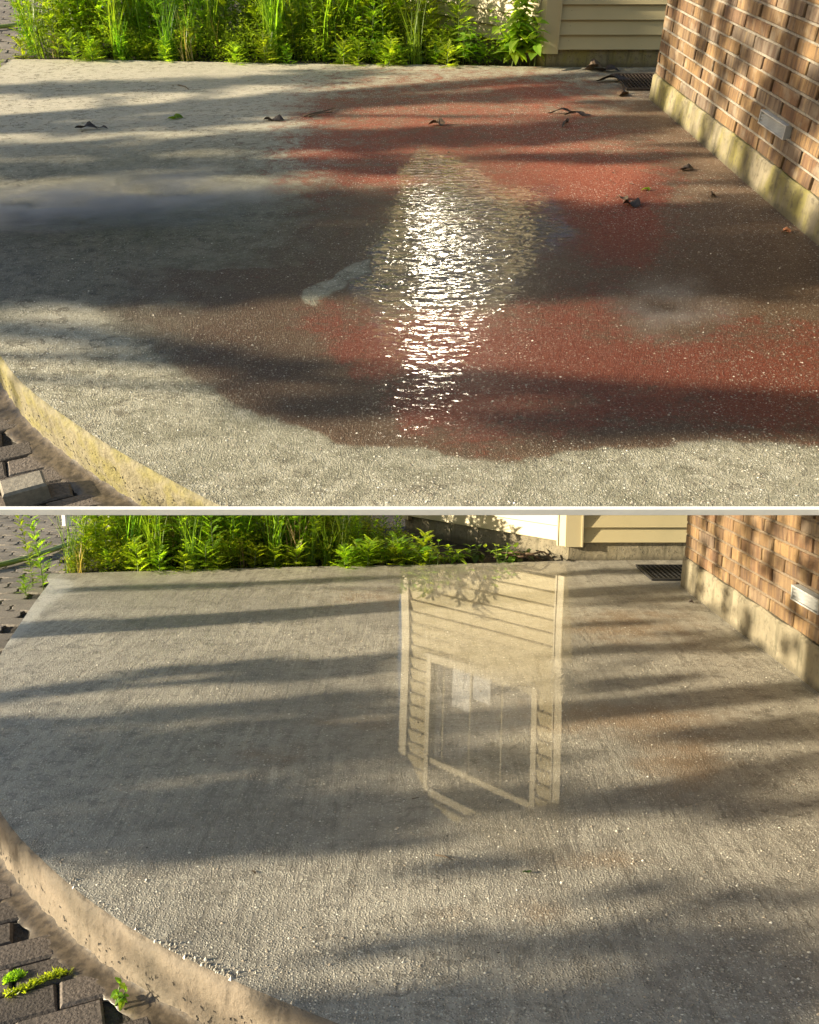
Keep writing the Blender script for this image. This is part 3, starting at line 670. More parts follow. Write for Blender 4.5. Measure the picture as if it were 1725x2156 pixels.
U_C = Vector((1.18310, 8.25169)); L_C = Vector((1.17887, 6.17832))
house(UP, U_C, (-.66042, .75089), 2.35, .137, .1125, .95, 4.2, 'cream clapboard wall facing us above the dirty red patio, right of the corner post',
      'cream clapboard wall running back behind the bright leafy weeds by the red patio', M_FOUND_UP, (.35, 1.9, 1.15, 4.0), 2.2)
house(LOW, L_C, (-.71573, .69838), 1.70, .140, .112, .80, 2.44, 'cream clapboard wall facing us over the black grate on the washed patio',
      'cream clapboard wall with a window mirrored in the wet grey patio', M_FOUND_LOW, (.28, 1.36, 1.145, 2.30))
# unseen upper window; panes added at an angle that mirrors the sun onto the slab
up_sun = (UP.M.to_3x3().inverted() @ (-SUN_TRAVEL)).normalized()
def sash(s, z, w, h):
    p = U_C + Vector((-.66042, .75089))*s
    o_dir = (Vector((-.02, -1.0, -.26))).normalized(); n = (o_dir + up_sun).normalized()
    zax = Vector((0, 0, 1)); xax = (-n).cross(zax).normalized() * -1; zax2 = n.cross(xax) * -1
    if zax2.z < 0: zax2 = -zax2
    xax = (-n).cross(zax2) * 1.0
    M = Matrix((( -xax.x, -n.x, zax2.x, p.x - .05), (-xax.y, -n.y, zax2.y, p.y - .05), (-xax.z, -n.z, zax2.z, z), (0, 0, 0, 1)))
    q = MB(); q.box(-w/2, w/2, -.004, .004, 0, h); return q.mesh('pane', M_GLINT), UP.M @ M
rs = props(empty('glare_panes', UP.M @ Matrix.Translation((U_C.x - .66*1.1, U_C.y + .75*1.1, 1.2))), 'added window panes out of view, aimed to throw sun glare onto the red patio', 'window')
for (s, z) in ((1.1, 1.25), (1.1, 1.95)):
    me, M = sash(s, z, 1.0, .62); o = obj('pane', me, rs); o.matrix_local = rs.matrix_world.inverted() @ M

# ------------------------------------------------------------------ plants
def leaf_blade(L, W, fold=.25, droop=.3, seg=4, tip=1.0):
    """pointed ovate leaf along +x, folded on its midrib"""
    v, f = [], []
    for i in range(seg+1):
        t = i/seg; w = W*math.sin(math.pi*min(1, t*.93 + .07)**.75)*(1 if i < seg else 0); x = L*t; z = -droop*L*t*t
        v += [(x, -w/2, z + fold*w/2), (x, 0, z), (x, w/2, z + fold*w/2)]
    for i in range(seg): a = i*3; f += [(a, a+3, a+4, a+1), (a+1, a+4, a+5, a+2)]
    return v, f
def add_x(V, Fc, v, f, M):
    n = len(V); V += [tuple(M @ Vector(p)) for p in v]; Fc += [tuple(n+i for i in q) for q in f]
def rotM(az, el, loc): return Matrix.Translation(loc) @ Matrix.Rotation(az, 4, 'Z') @ Matrix.Rotation(-el, 4, 'Y')
def feather_weed(h, seed):
    rr = random.Random(seed); st = MB(); V, Fc = [], []
    lx, ly = rr.uniform(-.10, .10)*h, rr.uniform(-.10, .10)*h
    P = lambda t: Vector((lx*t*t, ly*t*t, h*t))
    st.tube([P(i/6) for i in range(7)], [.0045*(1 - .7*i/6) for i in range(7)], 5)
    n = int(20 + 34*h)
    for k in range(n):
        t = .06 + .92*k/n; az = k*2.4 + rr.uniform(-.4, .4); L = (.105*(1 - .55*t) + .018)*rr.uniform(.75, 1.25); el = rr.uniform(.0, .7) + .35*t
        M = rotM(az, el, P(t))
        for q in range(1, 6):
            u = q/6
            for sd in (-1, 1):
                ll = L*.42*(1 - abs(u - .45)*.9)*rr.uniform(.8, 1.15); wv = [(0, -.0035, 0), (ll*.5, -.0042, .001), (ll, 0, -.005), (ll*.5, .0042, .001), (0, .0035, 0)]
                add_x(V, Fc, wv, [(0, 1, 2, 3, 4)], M @ Matrix.Translation((L*u, 0, -.18*L*u*u)) @ Matrix.Rotation(sd*rr.uniform(.6, .95), 4, 'Z') @ Matrix.Rotation(rr.uniform(-.3, .3), 4, 'X'))
        add_x(V, Fc, [(0, -.003, 0), (L*.8, -.0042, -.1*L), (L*1.12, 0, -.2*L), (L*.8, .0042, -.1*L), (0, .003, 0)], [(0, 1, 2, 3, 4)], M)
    return st.mesh('stem', M_STEM, True), mesh('foliage', V, Fc, M_LEAF_F)
def grass_tuft(h, seed, n=26):
    rr = random.Random(seed); V, Fc = [], []
    for k in range(n):
        az = rr.uniform(0, 6.3); hh = h*rr.uniform(.55, 1.1); w = rr.uniform(.004, .009); b = Vector((rr.gauss(0, .03), rr.gauss(0, .03), 0)); lean = rr.uniform(.08, .45); s = 5; n0 = len(V)
        sx, sy = math.cos(az), math.sin(az)
        for i in range(s+1):
            t = i/s; d = lean*hh*t*t; ww = w*(1 - t**2.2)*.5 + .0003; p = b + Vector((sx*d, sy*d, hh*t*(1 - .18*lean*t)))
            V += [tuple(p + Vector((-sy*ww, sx*ww, 0))), tuple(p + Vector((sy*ww, -sx*ww, 0)))]
        Fc += [(n0+2*i, n0+2*i+2, n0+2*i+3, n0+2*i+1) for i in range(s)]
    return mesh('blades', V, Fc, M_LEAF_G)
WEEDS = [feather_weed(h, 40+i) for i, h in enumerate((.42, .5, .58, .66, .74, .34))]
LOWW = [feather_weed(h, 80+i) for i, h in enumerate((.14, .18, .22))]
M_STRAW = leaf_mat('dry_straw', (.26, .20, .09), (.36, .29, .14), .3)
DRY = [grass_tuft(h, 90+i, 14) for i, h in enumerate((.3, .45))]
for q_ in DRY: q_.materials[0] = M_STRAW
GRASS = [grass_tuft(h, 60+i) for i, h in enumerate((.45, .6, .75))]
LEAVES_B = []
for (L, W, fo, dr) in ((.075, .045, .3, .25), (.09, .055, .25, .4), (.06, .040, .35, .15), (.105, .062, .2, .45)):
    v, f = leaf_blade(L, W, fo, dr); LEAVES_B.append(mesh('leaf', v, f, M_LEAF_B))
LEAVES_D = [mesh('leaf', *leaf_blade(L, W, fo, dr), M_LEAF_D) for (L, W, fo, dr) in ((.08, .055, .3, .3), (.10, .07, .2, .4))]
def place(lev, x, y, z, sc, rz): return lev.M @ Matrix.Translation((x, y, z)) @ Matrix.Rotation(rz, 4, 'Z') @ Matrix.Scale(sc, 4)
def weed(lev, x, y, sc, kind, label, group, z=-.04):
    M = place(lev, x, y, z, sc, random.uniform(0, 6.3)) @ Matrix.Rotation(random.uniform(-.08, .08), 4, 'X')
    if kind == 'dry': return props(obj('straw_tuft', random.choice(DRY), None, M), label, 'grass', group)
    if kind == 'grass':
        return props(obj('grass_tuft', random.choice(GRASS), None, M), label, 'grass', group)
    st, fo = random.choice(LOWW if kind == 'low' else WEEDS)
    r = props(empty('weed', M), label, 'weed', group); obj('stem', st, r); props(obj('foliage', fo, r), kind='stuff'); return r
def leafy(lev, x, y, h, n_st, label, group=None, spread=.12, leaves=None, sc=1.0, z=-.03, name='leafy_weed'):
    r = props(empty(name, lev.M @ Matrix.Translation((x, y, z))), label, 'plant', group); leaves = leaves or LEAVES_B
    for s in range(n_st):
        az = random.uniform(0, 6.3); lean = random.uniform(.1, 1.0)*spread; hh = h*random.uniform(.6, 1.05); b = Vector((random.uniform(-1, 1)*spread*.5, random.uniform(-1, 1)*spread*.4, 0))
        P = lambda t: b + Vector((math.cos(az)*lean*t**1.5, math.sin(az)*lean*t**1.5, hh*t))
        m = MB(); m.tube([P(i/4) for i in range(5)], [.004, .0036, .003, .0022, .0012], 5); obj('stem', m.mesh('stem', M_STEM, True), r)
        k = max(3, int(hh/.045)); a0 = random.uniform(0, 6.3)
        for i in range(k):
            t = .22 + .78*(i+1)/k
            for sd in (0, math.pi):
                L = sc*(1.15 - .55*t)*random.uniform(.8, 1.2)
                obj('leaf', random.choice(leaves), r, rotM(a0 + i*1.57 + sd + random.uniform(-.3, .3), random.uniform(-.25, .45) + (.5 if i == k-1 else 0), P(t)) @ Matrix.Rotation(random.uniform(-.4, .4), 4, 'X') @ Matrix.Scale(L, 4))
    return r
def bed(lev, back, x0, x1, xg, depth, n, tag, hmul):
    made = 0
    while made < n:
        x = random.uniform(x0, x1); d = random.random()**1.25*depth; y = back(x) + .04 + d
        px, py = lev.px(x, y, 0)
        if x > xg - (d*.75): continue
        u = random.random(); sc = hmul*random.uniform(.8, 1.2)*(.62 + .38*min(1, d/.3))
        if lev is LOW: sc *= min(1, max(.3, (xg + .1 - x)/1.1))
        if d < .13 and u < .75: weed(lev, x, y - random.uniform(0, .11), random.uniform(.8, 1.3), 'low', 'low feathery weed creeping along the back edge of the %s patio' % tag, 'low weeds at the edge of the %s patio' % tag)
        elif u > .93: weed(lev, x, y, sc, 'dry', 'tuft of dry yellow straw among the green weeds behind the %s patio' % tag, 'dry straw tufts behind the %s patio' % tag)
        elif u < .80: weed(lev, x, y, sc, 'tall', 'tall feathery green weed in the dense bed behind the %s patio' % tag, 'feathery weeds behind the %s patio' % tag)
        else: weed(lev, x, y, sc*1.05, 'grass', 'tuft of long grass among the weeds behind the %s patio' % tag, 'grass tufts behind the %s patio' % tag)
        made += 1
backU = lambda x: 8.575 - (x + 3.5)*.0688
backL = lambda x: 5.79 + (x + 2.45)*.108
bed(UP, backU, -3.55, .75, .75, 1.5, 230, 'red stained', 1.45)
bed(LOW, backL, -2.40, .2, .2, 1.3, 230, 'washed grey', 1.2)
def undergrowth(name, lev, back, x0, x1, xg, depth, hmax, n, label):
    V, Fc = [], []; cl = [(random.uniform(x0, x1), random.random()**1.2*depth) for _ in range(300)]
    for k in range(n):
        cx_, cd = random.choice(cl); x = cx_ + random.gauss(0, .05); d = abs(cd + random.gauss(0, .05)); y = back(x) + .03 + d
        if x > xg - d*.75: continue
        h = random.random()**.8*hmax*(.45 + .55*min(1, d/.35))*(min(1, max(.3, (xg + .1 - x)/1.1)) if lev is LOW else 1)*(.75 + .25*math.sin(cx_*9 + cd*7)); a = random.uniform(0, 6.3); e = random.uniform(-.6, .9); L = random.uniform(.012, .034); W = L*random.uniform(.18, .34)
        u = Vector((math.cos(a)*math.cos(e), math.sin(a)*math.cos(e), math.sin(e))); w = Vector((-math.sin(a), math.cos(a), random.uniform(-.5, .5))).normalized(); p = Vector((x, y, h - .03)); b = len(V)
        V += [tuple(p), tuple(p + u*L*.5 + w*W), tuple(p + u*L), tuple(p + u*L*.5 - w*W)]; Fc.append((b, b+1, b+2, b+3))
    props(obj(name, mesh(name, V, Fc, M_LEAF_F), None, lev.M), label, 'undergrowth', kind='stuff')
undergrowth('weed_undergrowth', UP, backU, -3.58, .85, .85, 1.4, .62, 42000, 'mass of small green leaves filling the weed bed behind the red stained patio')
undergrowth('weed_undergrowth', LOW, backL, -2.42, .45, .35, 1.2, .46, 36000, 'mass of small green leaves filling the weed bed behind the washed grey patio')
# leafy plants towards the house corner
for i in range(13):
    px = random.uniform(800, 960); p = UP.g(px, random.uniform(100, 136)); leafy(UP, p.x, p.y, random.uniform(.18, .34), 3, 'broad leaved weed among the grass left of the siding on the red patio', 'broad leaved weeds left of the siding')
leafy(UP, .55, 8.42, .36, 6, 'small bright leafy weed growing left of the big one on the red patio', spread=.18, sc=1.35)
leafy(UP, .78, 8.40, .30, 6, 'low pale green weed between two taller ones at the red patio edge', spread=.18, sc=1.3)
leafy(UP, 1.0, 8.36, .60, 18, 'tall bright green leafy weed against the siding corner by the red patio', spread=.24, sc=1.5)
for i in range(9):
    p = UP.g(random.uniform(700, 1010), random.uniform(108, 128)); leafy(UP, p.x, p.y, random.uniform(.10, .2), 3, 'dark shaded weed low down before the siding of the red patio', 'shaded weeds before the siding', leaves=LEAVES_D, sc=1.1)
for i in range(12):
    px = random.uniform(770, 935); p = LOW.g(px, random.uniform(1150, 1186)); leafy(LOW, p.x, p.y, random.uniform(.10, .24), 3, 'broad leaved weed at the thinned bed end behind the washed grey patio', 'broad leaved weeds by the tan foundation')
leafy(LOW, .42, 6.2, .12, 4, 'low pale weed flattened before the tan foundation of the washed patio', spread=.14)
leafy(LOW, .72, 6.22, .17, 5, 'small bushy green weed nearest the siding corner of the washed patio', spread=.14)
for i in range(5):
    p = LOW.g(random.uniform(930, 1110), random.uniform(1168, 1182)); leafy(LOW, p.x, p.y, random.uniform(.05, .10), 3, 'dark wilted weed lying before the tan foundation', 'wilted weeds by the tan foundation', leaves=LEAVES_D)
for i in range(3):
    m = MB(); pts = []; p0 = LOW.g(1040 + 25*i, 1178)
    for k in range(9): t = k/8; pts.append((p0.x + .26*t, p0.y - .03 + .02*math.sin(t*7 + i), .015 + .05*math.sin(t*math.pi)*(1 if i != 1 else .5) + .01*math.sin(t*11)))
    m.tube(pts, [.011 - .006*k/8 for k in range(9)], 6)
    props(obj('vine_root', m.mesh('vine_root', M_DEAD2, True), None, LOW.M), ['dark woody vine root arching at the siding corner', 'dark vine root lying flat on the bed edge', 'thin dark vine tip nearest the corner post'][i], 'root')
# weeds at the far left, in front of the pavers, and in the paver joints
for (x, y, s) in ((-2.72, 6.0, .8), (-2.66, 5.75, .6), (-2.60, 5.9, .95)):
    weed(LOW, x, y, s, 'low' if s < .7 else 'tall', 'straggly weed leaning over the pavers at the far corner of the washed patio', 'straggly weeds over the far pavers', -.15)
for (x, y, s) in ((-3.78, 8.7, .8), (-3.9, 8.9, .75), (-3.74, 8.45, .55)):
    weed(UP, x, y, s, 'tall', 'shaded weed over the pavers at the far left of the red stained patio', 'shaded weeds over the upper pavers', -.19)
def moss(lev, z, pts, label):
    V, Fc = [], []
    for k in range(420):
        t = random.random()*(len(pts)-1); i = int(t); a, b = lev.g(*pts[i], z), lev.g(*pts[i+1], z); p = a.lerp(b, t - i) + Vector((random.gauss(0, .007), random.gauss(0, .007), 0))
        h = random.uniform(.001, .005); az = random.uniform(0, 6.3); w = .004; n0 = len(V)
        V += [(p.x - w*math.cos(az), p.y - w*math.sin(az), z - .005), (p.x + w*math.cos(az), p.y + w*math.sin(az), z - .005), (p.x + random.uniform(-.012, .012), p.y + random.uniform(-.012, .012), z + h)]
        Fc.append((n0, n0+1, n0+2))
    props(obj('moss', mesh('moss', V, Fc, M_LEAF_F), None, lev.M), label, 'moss', kind='stuff')
moss(LOW, -.145, [(16, 2090), (60, 2075), (110, 2050), (140, 2045)], 'green moss in a joint of the dark pavers below the tan curb')
moss(LOW, -.145, [(16, 2060), (40, 2050)], 'small strip of moss at the left edge of the dark pavers')
moss(UP, -.185, [(36, 1060), (60, 1048), (85, 1030)], 'bright moss beside the pale broken block below the yellow curb')
p = LOW.g(247, 2120, -.15); leafy(LOW, p.x, p.y, .05, 3, 'tiny seedling sprouting between dark pavers below the tan curb', spread=.03, sc=.35, z=-.15, name='seedling')
bk = MB(); bk.bevel_box(-.10, .045, -.05, .05, -.02, .055, .008, '+z'); p = UP.g(68, 1022, -.15)
props(obj('broken_block', bk.mesh('broken_block', M_MORTAR_UP), None, UP.M @ Matrix.Translation((p.x, p.y, -.18)) @ Matrix.Rotation(.5, 4, 'Z')), 'pale broken concrete block lying on the pavers below the yellow curb', 'block')

# ------------------------------------------------------------------ hose, white posts
def hose(lev, pts, label):
    m = MB(); P = [Vector(lev.g(x, y, z)) for x, y, z in pts]; Q = []
    for i in range(len(P)-1):
        for k in range(6): Q.append(P[i].lerp(P[i+1], k/6))
    Q.append(P[-1]); Q = [Q[0]] + [(Q[i-1] + Q[i]*2 + Q[i+1])/4 for i in range(1, len(Q)-1)] + [Q[-1]]
    m.tube(Q, .022, 10); props(obj('garden_hose', m.mesh('garden_hose', M_HOSE, True), None, lev.M), label, 'hose')
hose(LOW, ((-60, 1202, -.12), (16, 1186, -.12), (60, 1174, -.12), (110, 1158, -.12), (165, 1138, -.12), (230, 1118, -.12)), 'yellow green garden hose crossing the far pavers beside the washed patio')
hose(UP, ((-60, 62, -.16), (38, 52, -.16), (60, 44, -.16), (85, 35, -.16), (130, 22, -.16)), 'yellow green garden hose behind weeds at the far left of the red patio')
for lev, px, py, lab, hh in ((LOW, 237, 1165, 'white post standing in the weeds behind the washed grey patio', .9), (UP, 168, 98, 'white post half hidden in the weeds behind the red stained patio', .9)):
    p = lev.g(px, py); m = MB(); m.tube([(p.x, p.y, -.05), (p.x, p.y, hh)], .028, 14); m.tube([(p.x, p.y, hh), (p.x, p.y, hh + .03)], [.034, .030], 14)
    props(obj('white_post', m.mesh('white_post', M_WHITE, True), None, lev.M), lab, 'post')

# ------------------------------------------------------------------ things lying on the slabs
def grate(lev, x0, x1, y0, y1, label, mat):
    r = props(empty('floor_grate', lev.M @ Matrix.Translation((x0, y0, 0))), label, 'grate'); w, d = x1 - x0, y1 - y0
    b = MB(); b.box(0, w, 0, .012, .001, .016).box(0, w, d - .012, d, .001, .016).box(0, .012, .012, d - .012, .001, .0155).box(w - .012, w, .012, d - .012, .001, .0155); obj('rim', b.mesh('rim', mat), r)
    b = MB(); b.box(.01, w - .01, .01, d - .01, .001, .003); obj('tray', b.mesh('tray', mat), r)
    n = 12; me = MB().box(-.003, .003, .012, d - .012, .003, .0135).mesh('bar', mat)
    for i in range(n): obj('bar', me, r, Matrix.Translation((.012 + (w - .024)*(i + .5)/n, 0, 0)))
    me = MB().box(.012, w - .012, -.003, .003, .003, .0125).mesh('cross_bar', mat); k = 9
    for i in range(k): obj('cross_bar', me, r, Matrix.Translation((0, .012 + (d - .024)*(i + .5)/k, 0)))
    return r
grate(LOW, 1.62, 2.05, 5.56, 5.98, 'black rubber grate on the washed patio in the corner by the siding', M_RUBBER)
grate(UP, 1.72, 2.10, 7.38, 7.92, 'dirty sunken grate in the corner of the red patio by the siding', M_DEAD)

def curled(lev, px, py, L, W, curl, az, label, mat=M_DEAD, z=.004, twist=.6, cat='leaf', name='dead_leaf', seed=0):
    rr = random.Random(seed + int(px)); seg = 10; V, Fc = [], []
    for i in range(seg+1):
        curl_ = curl*.62; t = i/seg - .5; w = W*1.5*(1 - (2*abs(t))**2.2)*.5*rr.uniform(.65, 1.15) + .01*L; a = curl_*t; x = L*math.sin(a)/curl_; h = .4*L*(math.cos(a) - math.cos(curl_*.5))/curl_ + .04*L*math.sin(t*9 + px)
        tw = twist*math.sin(t*5 + seed)
        for s in (-1, 0, 1):
            V.append((x + rr.uniform(-.015, .015)*L, s*w*math.cos(tw), h + s*w*math.sin(tw) + (abs(s)*w*.35) + rr.uniform(0, .02)*L))
    lo = min(v[2] for v in V); V = [(x, y, q - lo) for x, y, q in V]
    for i in range(seg): a = i*3; Fc += [(a, a+3, a+4, a+1), (a+1, a+4, a+5, a+2)]
    n = len(V); V += [(x, y, q + .0012) for x, y, q in V]; Fc += [tuple(n+k for k in f) for f in Fc]
    p = lev.g(px, py); return props(obj(name, mesh(name, V, Fc, mat), None, lev.M @ Matrix.Translation((p.x, p.y, z - .004)) @ Matrix.Rotation(az, 4, 'Z')), label, cat)
curled(UP, 182, 272, .16, .035, 2.4, .25, 'black curled leaf arching at the left of the red patio')
curled(UP, 213, 270, .10, .018, 1.0, -.1, 'thin black leaf tip right beside the arched curled leaf')
curled(UP, 577, 254, .15, .05, .6, .05, 'flat dark leaf lying left of the twig bundle on the red patio')
curled(UP, 1183, 238, .22, .022, 2.0, .1, 'long black curled leaf nearest the weeds on the red stain')
curled(UP, 1215, 243, .20, .025, 1.3, -.25, 'dark bent leaf right of the long curled one on the red stain')
curled(UP, 1191, 262, .20, .025, 1.4, 1.2, 'dark curled leaf pointing towards us on the red stain')
curled(UP, 920, 263, .12, .06, .4, .1, 'small grey brown leaf lying flat in the middle of the red patio', M_DEAD2)
curled(UP, 1330, 432, .10, .06, 1.3, -.4, 'large crumpled dark leaf on the bright red patch')
curled(UP, 1312, 418, .07, .03, 1.0, -.9, 'grey torn leaf scrap behind the crumpled dark leaf', M_TWIG)
curled(UP, 1445, 358, .11, .035, 1.0, .3, 'dark leaf lying near the mossy footing', M_DEAD)
curled(UP, 1500, 412, .05, .03, .8, .8, 'small brown leaf scrap beside the mossy footing', M_DEAD2)
curled(UP, 1655, 489, .055, .03, .5, .1, 'orange brown leaf at the right edge of the red patio', simple('rust_leaf', (.30, .12, .05), .6))
curled(UP, 1290, 171, .30, .06, .5, .1, 'dark strip of bark lying left of the dirty grate', M_DEAD)
curled(UP, 1312, 200, .15, .06, 1.2, .9, 'crumpled brown leaf before the dirty grate', M_DEAD2)
curled(UP, 1250, 146, .22, .09, 1.2, .6, 'heaped dead leaf against the siding foundation of the red patio', M_DEAD2)
curled(UP, 1275, 150, .25, .05, .7, .0, 'flat dead leaf beside the heaped one at the siding foundation', M_DEAD)
curled(UP, 370, 250, .12, .035, .8, .5, 'fresh green leaf scrap on the pale left part of the red patio', M_LEAF_B)
curled(UP, 1360, 400, .06, .02, .8, .2, 'green sprig lying on the bright red patch', M_LEAF_B)
curled(LOW, 1456, 1269, .035, .03, 1.6, .3, 'small dark clump lying beside the clean tan footing', M_DEAD)
curled(LOW, 1110, 1837, .028, .007, .2, .1, 'tiny green leaf lying on the sunlit near part of the washed patio', M_LEAF_D, twist=.05)
curled(LOW, 535, 1837, .022, .004, .2, -.8, 'tiny reddish brown leaf at the left of the washed patio', M_DEAD2, twist=.05)
def litter(o, lev, n, box, xl, xr, mat, smin=.004, smax=.014):
    V, Fc = [], []
    while n:
        px, py = random.uniform(box[0], box[2]), random.uniform(box[1], box[3]); p = lev.g(px, py)
        if not (xl(p.y) + .02 < p.x < xr(p.y) - .08) or p.y > box[4]: n -= 1; continue
        a = random.uniform(0, 6.3); L = random.uniform(smin, smax); W = L*random.uniform(.2, .7); b = len(V); ca, sa = math.cos(a), math.sin(a); z = random.uniform(.001, .004)
        for (u, v, q) in ((-L, 0, 0), (0, -W, .6), (L, 0, .2), (0, W, 1.0)): V.append((p.x + u*ca - v*sa, p.y + u*sa + v*ca, z + q*W*.5))
        Fc += [(b, b+1, b+2), (b, b+2, b+3)]; n -= 1
    props(obj('leaf_litter', mesh('leaf_litter', V, Fc, mat), o), kind='stuff')
litter(slab_up, UP, 330, (0, 140, 1560, 330, 8.2), U_xl, U_xr, M_DEAD2); litter(slab_up, UP, 420, (1230, 150, 1700, 520, 8.2), U_xl, U_xr, M_TWIG)
litter(slab_low, LOW, 90, (0, 1230, 1700, 2100, 6.0), L_xl, L_xr, M_DEAD, .002, .006)
def twig(lev, pts, r, label):
    m = MB(); P = [Vector(lev.g(x, y)) + Vector((0, 0, r + z)) for x, y, z in pts]; m.tube(P, [r*(1 - .5*i/(len(P)-1)) for i in range(len(P))], 5)
    props(obj('twig', m.mesh('twig', M_TWIG, True), None, lev.M), label, 'twig')
twig(UP, ((640, 246, 0), (662, 243, .01), (684, 239, .012), (705, 230, .004)), .007, 'long grey twig lying right of the flat dark leaf')
twig(UP, ((650, 247, 0), (676, 243, .012), (700, 238, .002)), .006, 'shorter twig lying under the long grey one')
twig(UP, ((375, 180, 0), (390, 184, .004), (398, 189, 0)), .005, 'short twig on the pale dry far part of the red patio')
twig(UP, ((1120, 408, 0), (1140, 414, 0), (1165, 424, 0)), .0015, 'thin dry straw on the bright red patch')
twig(LOW, ((918, 1802, 0), (930, 1806, .003), (940, 1808, .004), (953, 1812, 0)), .0028, 'crooked dark twig on the near part of the washed patio')
twig(LOW, ((868, 1683, 0), (882, 1680, 0)), .0018, 'tiny twig lying before the window reflection')

# ------------------------------------------------------------------ trees up-sun of both places: trunk, limbs, crown; they cast the dappled shade
def shade_points(lev, strips, step=.13):
    out = []
    for pts, half in strips:
        P = [lev.g(*q) for q in pts]
        for a, b in zip(P[:-1], P[1:]):
            n = max(1, int((b - a).length / step))
            for k in range(n):
                c = a.lerp(b, (k + random.random()*.6)/n); out.append((lev.M @ c, half))
    return out
def wall_points(lev, c, w, lines):
    out = []
    for s, z0, z1, half in lines:
        n = max(2, int((z1 - z0)/.10))
        for k in range(n): out.append((lev.M @ Vector((c.x + w.x*s, c.y + w.y*s, z0 + (z1 - z0)*k/(n-1))), half))
    return out
S_LOW = [([(60, 1315), (300, 1312), (550, 1300), (845, 1268)], .07), ([(170, 1240), (500, 1230), (840, 1215)], .05),
         ([(-60, 1475), (150, 1450), (350, 1412), (600, 1398), (845, 1385)], .07), ([(420, 1430), (700, 1415), (845, 1405)], .06),
         ([(-60, 1530), (200, 1518), (500, 1490), (845, 1462)], .055), ([(-60, 1562), (290, 1560)], .09), ([(300, 1580), (600, 1556), (700, 1548)], .07), ([(680, 1500), (860, 1490)], .05),
         ([(-80, 1600), (300, 1600), (860, 1578)], .09), ([(-80, 1645), (300, 1640)], .08), ([(-80, 1695), (400, 1690), (860, 1690)], .11), ([(-40, 1745), (400, 1745), (870, 1735)], .08), ([(100, 1782), (500, 1782), (860, 1770)], .05),
         ([(1200, 1205), (1430, 1200)], .07), ([(1290, 1262), (1470, 1258)], .05), ([(1210, 1315), (1380, 1308)], .04), ([(1205, 1368), (1515, 1358)], .055), ([(1215, 1440), (1440, 1428)], .055), ([(1450, 1330), (1620, 1385)], .05),
         ([(1520, 1540), (1720, 1530)], .10), ([(1530, 1620), (1720, 1610)], .11), ([(1480, 1690), (1720, 1690)], .10), ([(1210, 1690), (1550, 1670)], .08), ([(870, 1590), (1180, 1600)], .05), ([(900, 1690), (1190, 1685)], .07),
         ([(862, 1820), (1110, 1828)], .022), ([(1300, 1870), (1500, 1885), (1740, 1900)], .03), ([(780, 1990), (1000, 1985), (1300, 1985), (1740, 1995)], .045), ([(1340, 2030), (1740, 2030)], .05), ([(1330, 2075), (1740, 2080)], .05), ([(600, 2120), (850, 2105), (1200, 2110), (1740, 2130)], .045), ([(640, 2165), (1000, 2160), (1740, 2170)], .06)]
S_UP = [([(-20, 192), (330, 180), (600, 165), (760, 150)], .13), ([(200, 262), (420, 250), (560, 232), (700, 205)], .14), ([(-20, 268), (130, 270)], .10), ([(-20, 318), (250, 312), (420, 305)], .15),
        ([(600, 215), (900, 205), (1100, 195), (1250, 186)], .13), ([(500, 300), (800, 290), (1100, 285), (1350, 260)], .15), ([(300, 345), (600, 345), (860, 345)], .14),
        ([(-40, 360), (200, 355)], .12), ([(100, 470), (400, 440), (820, 420)], .17), ([(-40, 520), (350, 510), (840, 500)], .22), ([(-40, 570), (350, 570), (820, 560)], .17), ([(-20, 612), (400, 615), (700, 605)], .11),
        ([(1050, 450), (1300, 450), (1480, 440)], .13), ([(1000, 530), (1350, 520), (1750, 520)], .19), ([(950, 590), (1350, 580), (2700, 580)], .15), ([(1560, 440), (1700, 470)], .09),
        ([(1100, 330), (1350, 335), (1480, 320)], .07), ([(1200, 170), (1370, 185)], .12), ([(1280, 215), (1420, 225)], .12), ([(1290, 255), (1450, 262)], .10),
        ([(-40, 690), (200, 705), (400, 745), (620, 790), (760, 800)], .045), ([(760, 815), (1000, 800), (1250, 825), (1500, 850), (2700, 860)], .055), ([(600, 860), (850, 850)], .03), ([(1000, 880), (1300, 890), (2700, 895)], .05)]
pts = shade_points(LOW, S_LOW) + shade_points(UP, S_UP)
pts += wall_points(UP, U_c, U_w, [(.35, .05, .25, .07), (.15, .3, 1.0, .10), (.8, .5, 1.0, .08), (1.25, 0, .45, .08), (1.9, .0, .40, .12), (2.05, .35, .75, .10), (1.55, .55, 1.0, .12), (1.15, .6, 1.0, .07), (2.35, .05, .5, .12), (2.15, .6, 1.0, .12), (2.6, .5, 1.0, .12), (2.9, .4, 1.0, .12)])
pts += wall_points(LOW, L_c, L_w, [(.33, .05, .5, .06), (.55, .25, .55, .06), (.95, .4, .8, .09), (.75, .05, .14, .05), (1.25, .45, .85, .10), (1.05, .02, .12, .06), (1.55, .1, .3, .07), (1.65, .5, .85, .10)])
pts += [(UP.M @ Vector((U_C.x + x, U_C.y, z)), .06) for x, z in ((.2, .2), (.25, .3), (.35, .22), (.3, .42), (.45, .34), (.6, .22), (.2, .5))]
tree_x = (-7.6, -8.4, -7.2, -8.0)
TREES = [((-7.4, -1.0), 5.6, 'tall maple left of the washed patio, nearest the viewer'), ((-7.6, 1.3), 7.4, 'tall maple standing off to the left between both patios'), ((-7.2, 3.4), 8.6, 'tallest maple far to the left behind the weeds')]
bins = {i: [] for i in range(3)}
for p, half in pts:
    t = random.uniform(7.2, 9.0); c = p - SUN_TRAVEL*t
    i = min(range(3), key=lambda q: abs(c.y - TREES[q][0][1] + random.uniform(-.4, .4))); bins[i].append((c, half))
